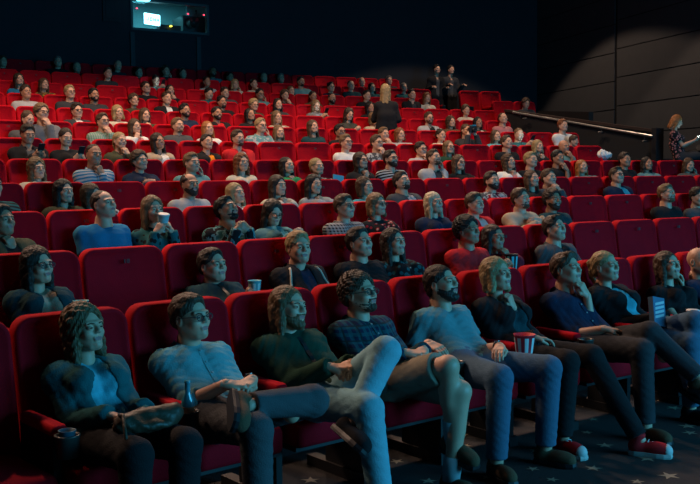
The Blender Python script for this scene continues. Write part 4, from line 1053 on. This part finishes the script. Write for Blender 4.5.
def make_phone(M, label, bright=1, spot=False):
    m = MB(); V, F = loft([[(x, y, z) for x, y in rrect(.036-i, .074-i, (.009, .009), 4)] for z, i in ((-.004, .002), (-.002, 0), (.002, 0), (.004, .002))]); m.add(V, F)
    o = top_obj(m, 'phone', M_PLASTIC, M, label, 'phone', group='phones in use in the audience')
    s = MB(); s.box(-.032, .032, -.066, .066, .0041, .0048); s.build('screen', M_SCREEN if not spot else mat('bright_screen', (.3, .5, .6), .3, emis=(.4, .8, 1), est=40), o)
def make_cup(M, label, body, band=None, lid=True, h=.13, r0=.030, r1=.042, cat='cup', name='drink_cup', fill=None):
    m = MB(); m.lathe([(0, 0), (r0, 0), (r0, .004), (r1, h), (r1+.003, h+.002), (r1+.003, h+.006), (r1-.002, h+.006), (r1-.004, h-.01), (0, h-.012)], 24)
    o = top_obj(m, name, body, M, label, cat, True)
    if band:
        n = 8
        for i in range(n):
            b = MB(); a0 = 2*math.pi*i/n; V = []; F = []
            for j in range(3):
                a = a0+2*math.pi/n*.5*j/2
                for z, rr in ((.012, r0+(r1-r0)*.012/h+.0008), (h-.012, r1-(r1-r0)*.012/h+.0008)): V.append((rr*math.cos(a), rr*math.sin(a), z))
            F = [(0, 2, 3, 1), (2, 4, 5, 3)]; b.add(V, F); b.build('stripe', band, o)
    if lid:
        l = MB(); l.lathe([(0, h+.006), (r1+.004, h+.004), (r1+.004, h+.012), (r1-.004, h+.016), (0, h+.016)], 24); l.build('lid', mat('white_lid', (.6, .6, .6), .5), o, True)
    return o
def place(line, idx):
    r, px, py, sex, hair, hcol, top, tcol, inner, pose, yaw, pit, fl, frag = line.split('|')
    r, px, py, yaw, pit = int(r), float(px), float(py), float(yaw), float(pit); F = fl.split(); D = dict(x.split('=') for x in F if '=' in x)
    res = 0 if r <= 2 else (1 if r <= 5 else 2)
    hy = -.18; P = hit(px, py, RR(r)+hy); ph = phi_of(P); zf = ZF[r-1]; hz = float(P[2])-zf
    ss = [s for s in SEATS.values() if s['r'] == r and s['who'] is None]
    st = min(ss, key=lambda s: abs(s['ph']-ph)) if ss else None
    lat = (ph-st['ph'])*(RR(r)+hy) if st else 0
    if st and abs(lat) < .42: st['who'] = frag; st['row'] = r
    if st and abs(lat) > .3: print('FAR SEAT', r, px, round(lat, 2), frag)
    off = max(-.05, min(.05, lat)) if st else 0; hx = lat-off
    if abs(hx) > .2: off += hx-math.copysign(.2, hx); hx = math.copysign(.2, hx)
    if res == 2: q = round(hx/.06)*.06; off += hx-q; hx = q; hz = round(hz/.03)*.03
    if res == 1: q = round(hx/.03)*.03; off += hx-q; hx = q
    if not .84 < hz < 1.36: print('HZ', r, px, round(hz, 2))
    hz = max(.86, min(1.34, hz))
    rph = (st['ph'] if st else ph)+off/RR(r)
    root = root_at(RR(r), rph, zf)
    d = W_T-P; c, s = math.cos(rph), math.sin(rph); lx = c*d[0]-s*d[1]; ly = s*d[0]+c*d[1]
    ya = math.atan2(lx, -ly)+math.radians(yaw*.6); pa_ = math.atan2(d[2], math.hypot(lx, ly))*.6+math.radians(pit+3)
    sx = sex
    kw = dict(sex=sx, head=(round(hx, 3), hy, round(hz, 3)), yaw=ya, pitch=pa_, roll=rng.normal()*.04, hair=hair, hcol=hcol, top=top, tcol=tcol, inner=inner or None, pose=pose, legs=D.get('legs', ('flat', 'knee+', 'long', 'fig+')[idx % 4] if r < 6 else 'flat'), tr=D.get('tr', ('jeans', 'char', 'black', 'navy')[idx % 4]),
              shoe=D.get('shoe', 'black'), skin=D.get('skin', 'l'), res=res, beard='full' if 'bF' in F else ('short' if 'bS' in F else None), glasses='g' in F, smile='s' in F, shorts='sh' in F, shoekind='high' if 'high' in F else 'low', seed=idx % 3)
    o, J, HM = person(root, frag+', row '+ROWN[r], group='people seated in row '+ROWN[r], **kw)
    side = 1
    def W(p, M=Matrix()): return root @ Matrix.Translation(Vector(p)) @ M
    if 'watch' in F:
        m = MB(); E_, W_ = J['E', side], J['W', side]; u_ = (W_-E_)/np.linalg.norm(W_-E_); z = Vector(u_).to_track_quat('Z', 'Y').to_matrix().to_4x4()
        m.tube([(math.cos(a)*.030, math.sin(a)*.030, 0) for a in [2*math.pi*i/18 for i in range(18)]], .006, 6, closed=True)
        q = m.build('wristwatch', M_PLASTIC, o, True); q.matrix_local = Matrix.Translation(Vector(W_-u_*.02)) @ z
        m = MB(); m.lathe([(0, -.003), (.017, -.003), (.018, .003), (0, .005)], 16); w2 = m.build('watch_face', mat('watch_metal', (.5, .5, .5), .2, metal=.9), q, True); w2.matrix_local = Matrix.Translation((0, .034, 0)) @ Matrix.Rotation(-math.pi/2, 4, 'X')
    if 'patch' in F:
        m = MB(); a = J['S', 1]; m.box(-.05, .05, -.008, .0, -.02, .02); q = m.build('shoulder_patch', mat('red_patch', (.6, .05, .04), .8), o); q.matrix_local = Matrix.Translation(Vector(a+J['fw']*.062+np.array((-.04, 0, -.01))))
    if D.get('arm') == 'stripe':
        from mathutils.bvhtree import BVHTree
        tm = [c for c in o.children if c.name.split('.')[0] == 'jacket'][0]; bv_ = BVHTree.FromPolygons([v.co for v in tm.data.vertices], [tuple(p.vertices) for p in tm.data.polygons])
        for s_ in (-1, 1):
            pts = []
            for k_ in range(14):
                t_ = k_/13; q_ = J['S', s_]*(1-t_)+J['E', s_]*t_+np.array((-s_*.045*(1-t_), 0, .0)); d_ = np.array((s_*.8*t_, -.9, .9*(1-t_)+.1)); d_ /= np.linalg.norm(d_)
                h_ = bv_.ray_cast(Vector(q_+d_*.3), Vector(-d_), .4)
                if h_[0] is not None: pts.append(h_[0])
            m = MB(); m.tube(pts, .0085, 8); m.build('sleeve_stripe', cloth('cream'), tm, True)
    p = D.get('prop')
    c1 = (J['W', 1]+J['W', -1])/2
    who = frag.split(',')[0]
    if p == 'phone' or p == 'glow':
        cen = c1+J['fw']*.075+np.array((0, -.01, .05)); M = W(cen, Matrix.Rotation(math.radians(-58), 4, 'X'))
        make_phone(W(cen, Matrix.Rotation(math.radians(180), 4, 'Z') @ Matrix.Rotation(math.radians(50), 4, 'X')), ('lit phone held by the '+who), spot=(p == 'glow'))
    if p == 'palecup': make_cup(W((J['H'][0], J['H'][1]-.150, J['H'][2]-.165), Matrix.Rotation(.25, 4, 'X')), 'pale blue paper cup the long haired woman drinks from, row three', mat('pale_cup', (.25, .62, .68), .6))
    if p == 'can': make_cup(W(J['W', 1]+np.array((-.04, -.05, -.01))), 'teal striped cup held by the man in teal jacket', mat('striped_cup', (.10, .45, .50), .5), band=mat('cup_stripe', (.7, .75, .7), .5), lid=False, h=.12)
    if p == 'tealcup': make_cup(W((J['P'][0]-.16, J['H'][1]-.20, J['H'][2]-.30)), 'large turquoise and black patterned drink cup in row two', mat('patterned_cup', (.015, .02, .02), .5), band=mat('cup_stripe2', (.10, .62, .68), .5), lid=False, h=.17, r0=.038, r1=.052)
    if p == 'glasscup': make_cup(W(J['W', 1]+np.array((-.05, -.05, -.015))), 'small teal cup held by the woman in glasses, row two', mat('teal_cup', (.05, .32, .34), .5), lid=False, h=.09, band=mat('cup_yellow', (.5, .42, .1), .5))
    if p == 'popcorn': make_cup(W(J['P']+np.array((-.26, -.22, .06))), 'red and white striped popcorn tub on the blonde woman\'s lap', mat('tub_red', (.62, .02, .04), .6), band=mat('tub_white', (.7, .7, .68), .6), lid=False, h=.12, r0=.048, r1=.064, cat='popcorn tub', name='popcorn_tub')
    if p == 'camera':
        m = MB(); m.box(-.07, .07, -.04, .03, -.045, .045); m.box(-.03, .03, -.03, .03, .045, .065); q = top_obj(m, 'camera', M_PLASTIC, W(J['H']+np.array((0, -.175, -.005))), 'black camera raised by the woman in glasses, row seven', 'camera')
        m = MB(); m.lathe([(.036, 0), (.038, .02), (.036, .07), (.030, .072), (.028, .06), (0, .06)], 18); l = m.build('lens', M_FRAME, q, True); l.matrix_local = Matrix.Translation((0, -.03, 0)) @ Matrix.Rotation(math.pi/2, 4, 'X')
        m = MB(); m.box(-.02, .05, -.05, .04, .066, .09); m.build('cap', mat('blue_cap', (.02, .22, .35), .7), q)
    if p == 'bag':
        hb = Field((-.22, -.20, -.10), (.22, .20, .16), .010); hb.ell((0, 0, 0), (.15, .10, .036), .01); hb.cone((-.12, -.02, .02), (.12, -.02, .03), .035, .035, .03); hb.folds(.006, 3); V, Fq = hb.mesh()
        q = mesh_obj('handbag', V, Fq, mat('bag_leather', (.05, .032, .018), .5, bump=.3, bscale=60)); q.matrix_world = W(J['P']+np.array((.03, -.27, .115))); tag(q, 'soft brown handbag resting in the lap of the cardigan woman', 'bag')
        m = MB(); m.tube([(-.13, 0, .05), (-.16, -.09, .07), (-.18, -.16, -.05), (-.19, -.17, -.16)], .008, 8); m.build('strap', mat('bag_leather', (0, 0, 0)), q, True)
    if p == 'leaflet':
        M = W(J['P']+np.array((-.10, -.20, .20)), Matrix.Rotation(.2, 4, 'Y') @ Matrix.Rotation(-.25, 4, 'X')); m = MB(); m.box(-.065, .065, -.02, .02, -.10, .10)
        q = top_obj(m, 'paper_bag', mat('bag_blue', (.06, .13, .22), .7), M, 'dark blue bag with pale print held by the ponytail woman', 'bag')
        make_cup(W(J['P']+np.array((.16, -.30, .10))), 'small red drink cup between the ponytail woman and the black t-shirt woman', mat('tub_red', (0, 0, 0)), h=.09)
        for z in (.05, .02, -.01, -.04):
            m = MB(); m.box(-.05, .05, -.0215, -.02, z, z+.018, lambda v: (v[0]+.1*v[2], v[1], v[2]+.25*v[0])); m.build('print', mat('print_white', (.45, .5, .52), .7), q)
    if p == 'booklet':
        M = W(J['P']+np.array((-.06, -.22, .22)), Matrix.Rotation(.15, 4, 'Y') @ Matrix.Rotation(-.2, 4, 'X')); m = MB(); m.box(-.075, .075, -.006, .006, -.10, .10); m.box(-.065, .085, .010, .016, -.09, .09)
        top_obj(m, 'booklet', mat('booklet_paper', (.16, .50, .60), .7), M, 'light blue booklet held upright beside the blonde woman, row five', 'booklet')
    return o, J, root
def COLM(k): return cloth(k)
import time
T0 = time.time()
LINES = [l for l in PEOPLE.strip().split('\n') if l]
PP = {}
for i, l in enumerate(LINES):
    PP[tuple(l.split('|')[:2])] = place(l, i)
print('people', time.time()-T0)
# the little boy leaning beside the man in white
P = hit(574, 141, RR(7)-.45); root = root_at(RR(7)-.28, phi_of(P), ZF[6])
person(root, 'small brown haired boy beside the red haired man, row seven', sex='c', head=(0, -.17, float(P[2])-ZF[6]), yaw=.45, pitch=-.2, hair='short', hcol='br', top='tee', tcol='char', res=2, k=.93)
# the standing woman, back turned, and the two standing in the dark at the rear
P = hit(386, 91, RR(8)-.72); root = root_at(RR(8)-.72, phi_of(P), ZF[7]); print('stand', P[2]-ZF[7])
person(root, 'standing woman seen from behind with long blonde hair, dark jacket', sex='f', head=(0, 0, float(P[2])-ZF[7]), yaw=-.5, pitch=-.1, hair='long', hcol='bl', top='sweater', tcol='black', pose='stand', legs='stand', tr='black', res=1)
bpy.data.objects[:]; o_ = [o for o in C.objects if o.get('label', '').startswith('standing woman')][0]
o_.matrix_world = root @ Matrix.Rotation(math.radians(150), 4, 'Z')
for px, py, tc, lab in ((436, 83, 'black', 'man standing in the dark rear row, paler shirt collar'), (450, 80, 'char', 'tallest person standing in the dark at the rear')):
    P = hit(px, py, RR(12)-.3); z0 = ZF[10]; hz = float(P[2])-ZF[11]
    person(root_at(RR(12)-.35, phi_of(P), ZF[11]), lab, sex='m', head=(0, 0, max(1.30, hz)), yaw=.1, hair='short', hcol='bk', top='jacket', tcol=tc, inner='dgrey', pose='stand', legs='stand', tr='black', res=2)
# woman sitting on the ledge with her phone
P = at_dist(677, 121.5, 17.75); zl = ZL
root = Matrix.Translation((P[0], P[1], zl-.45)) @ Matrix.Rotation(-phi_of(P)+math.radians(42), 4, 'Z') @ Matrix.Translation((0, .16, 0))
o_, J_, _ = person(root, 'woman in floral dress on the ledge looking at her phone', sex='f', head=(0, -.16, float(P[2])-zl+.45), yaw=.25, pitch=-.5, hair='low', hcol='gi', top='tee', tcol='floral:black:black:pink', pose='phone', legs='fig+', tr='char', res=1)
cen = (J_['W', 1]+J_['W', -1])/2+J_['fw']*.08+np.array((0, 0, .05)); make_phone(root @ Matrix.Translation(Vector(cen)) @ Matrix.Rotation(math.pi, 4, 'Z') @ Matrix.Rotation(.9, 4, 'X'), 'lit phone in the hands of the woman on the ledge', spot=True)

# white jacket lying on a seat back, bottles in the front cup holders
P = hit(607, 155, RR(5)+.05); hb = Field((-.16, -.12, -.10), (.16, .12, .12), .012); hb.ell((0, 0, 0), (.12, .08, .05), .02); hb.ell((-.05, 0, .03), (.05, .05, .05), .02); hb.folds(.012, 5); V, Fq = hb.mesh()
q = mesh_obj('folded_jacket', V, Fq, cloth('white')); q.matrix_world = root_at(RR(5)+.10, phi_of(P), float(P[2])); tag(q, 'crumpled white jacket lying over a seat back in row five', 'jacket')

# ------------------------------------------------------------------ place the seats
proto = seat_prototype(); first = True
def arm2(o):
    for nm in ('armrest', 'side_frame', 'cup_holder'):
        s_ = [c for c in o.children if c.name.split('.')[0] == nm][0]; c = s_.copy(); C.objects.link(c); c.parent = o; c.location.x += PITCH
for r in range(1, 13):
    L = row_seats(r); prev = None; run = 0; nocc = 0
    for i, s in enumerate(L):
        o = proto if first else copy_tree(proto); first = False
        o.matrix_world = root_at(RR(r), s['ph'], ZF[r-1])
        if i == len(L)-1 or (L[i+1]['ph']-s['ph'])*RR(r) > PITCH*1.3: arm2(o)
        if s['who']: lab = 'red seat under the '+s['who']+', row '+ROWN[r]; prev = s['who']; run = 0
        else:
            run += 1; w_ = ('', '', 'second ', 'third ', 'fourth ', 'fifth ', 'sixth ', 'seventh ', 'eighth ')[min(run, 8)]
            if prev: lab = w_+'empty red seat right of the '+prev+', row '+ROWN[r]
            else: lab = w_+'empty red seat from the left end, row '+ROWN[r]
            if r in (10, 11) and s['px'] > 455: lab = 'red seat across the rear aisle, row '+ROWN[r]+', '+('left' if s['px'] < (516 if r == 10 else 482) else 'right')+' of its pair'
        W_ = lab.split()
        if len(W_) > 16: lab = ' '.join(W_).replace('empty red seat', 'free seat').replace('red seat under the', 'seat of the').replace(', row', ' row'); 
        tag(o, lab, 'seat', 'red cinema seats in row '+ROWN[r])
# bottles standing in cup holders of the front row
def bottle(n, label, m1, m2):
    s = row_seats(1)[n]; M = root_at(RR(1), s['ph'], 0) @ Matrix.Translation((-PITCH/2, -.555, .54))
    m = MB(); m.lathe([(0, 0), (.030, 0), (.032, .01), (.032, .11), (.028, .135), (.013, .165), (.012, .21), (.015, .212), (.015, .222), (0, .222)], 20); o = top_obj(m, 'bottle', m1, M, label, 'bottle', True)
    m = MB(); m.lathe([(.0326, .045), (.0328, .05), (.0328, .10), (.0326, .105)], 20); m.build('label', m2, o, True)
i0 = [i for i, s in enumerate(row_seats(1)) if s['who'] and 'denim' in s['who']][0]
bottle(i0, 'bottle with an orange label in the cup holder beside the denim shirt man', mat('bottle_glass', (.06, .30, .36), .15, spec=.8), mat('bottle_label', (.45, .18, .08), .6))
s = row_seats(1)[i0-1]; make_cup(root_at(RR(1), s['ph'], 0) @ Matrix.Translation((-PITCH/2, -.555, .535)), 'small dark blue cup in the cup holder at the far left', mat('dark_cup', (.03, .12, .17), .4), lid=False, h=.10, r0=.026, r1=.034)

# ------------------------------------------------------------------ light
def spot(name, loc_, tgt, energy, col, size, blend, rad=.25):
    l = bpy.data.lights.new(name, 'SPOT'); l.energy = energy; l.color = col; l.spot_size = math.radians(size); l.spot_blend = blend; l.shadow_soft_size = rad
    o = bpy.data.objects.new(name, l); C.objects.link(o); o.location = loc_; o.rotation_euler = (Vector(tgt)-Vector(loc_)).to_track_quat('-Z', 'Y').to_euler(); return o
def area(name, loc_, tgt, energy, col, sx, sy):
    l = bpy.data.lights.new(name, 'AREA'); l.energy = energy; l.color = col; l.shape = 'RECTANGLE'; l.size = sx; l.size_y = sy
    o = bpy.data.objects.new(name, l); C.objects.link(o); o.location = loc_; o.rotation_euler = (Vector(tgt)-Vector(loc_)).to_track_quat('-Z', 'Y').to_euler(); return o
area('screen_light', (8.8, -5.2, 3.0), (5.0, 4.5, .6), 1050, (.062, .53, .94), 7, 3.2)
WARM = (1., .70, .50)
for x_, y_, e_ in ((-.6, 9.9, 330), (3.2, 9.9, 620), (7.0, 9.9, 620), (10.8, 9.6, 460), (1.5, 13.0, 330), (5.5, 13.0, 380), (9.5, 12.8, 330)):
    spot('ceiling_downlight', (x_, y_, 7.3), (x_, y_+.25, 0), e_, WARM, 114, .35, .12)
for x_, e_ in ((.6, 1100), (4.6, 1100), (8.6, 950)):
    spot('ceiling_spot', (x_, 10.4, 7.3), (x_*.75+1.0, 5.2, .8), e_, (1., .62, .45), 44, .6)
for px_, e_ in ((604, 330), (735, 260)):
    d_ = ray(px_, 100); s_ = np.linalg.solve(np.array([[d_[0], -DW[0]], [d_[1], -DW[1]]]), CORNER)[1]; w_ = wp(s_, 7.3, 3.4)
    spot('aisle_downlight', w_, (w_[0]+DW[0]*1.0, w_[1]+DW[1]*1.0, 0), e_, WARM, 113, .12, .08)
spot('ceiling_downlight', (5.5, 1.5, 7.2), (4.5, 3.2, 0), 70, (1., .7, .45), 24, .8)
area('booth_light', tuple((MXB @ Vector((0, 1.0, bhh-.1)))), tuple((MXB @ Vector((0, 1.2, 0)))), 38, (.15, .75, .85), 1.6, .6)
w = bpy.data.worlds.new('world'); S.world = w; w.use_nodes = True; w.node_tree.nodes['Background'].inputs[0].default_value = (.10, .30, .40, 1); w.node_tree.nodes['Background'].inputs[1].default_value = .0
# ------------------------------------------------------------------ camera
cam = bpy.data.cameras.new('camera'); co = bpy.data.objects.new('camera', cam); C.objects.link(co); S.camera = co
cam.sensor_width = 36; cam.lens = FPX/700*36; cam.clip_start = .05; cam.clip_end = 200
co.matrix_world = Matrix.Translation((0, 0, CAMZ)) @ Matrix.Rotation(-YAW, 4, 'Z') @ Matrix.Rotation(math.pi/2-PIT, 4, 'X') @ Matrix.Rotation(ROLL, 4, 'Z')
S.view_settings.view_transform = 'Standard'; S.view_settings.look = 'None'; S.view_settings.gamma = 1; S.view_settings.use_curve_mapping = False; S.view_settings.exposure = 0
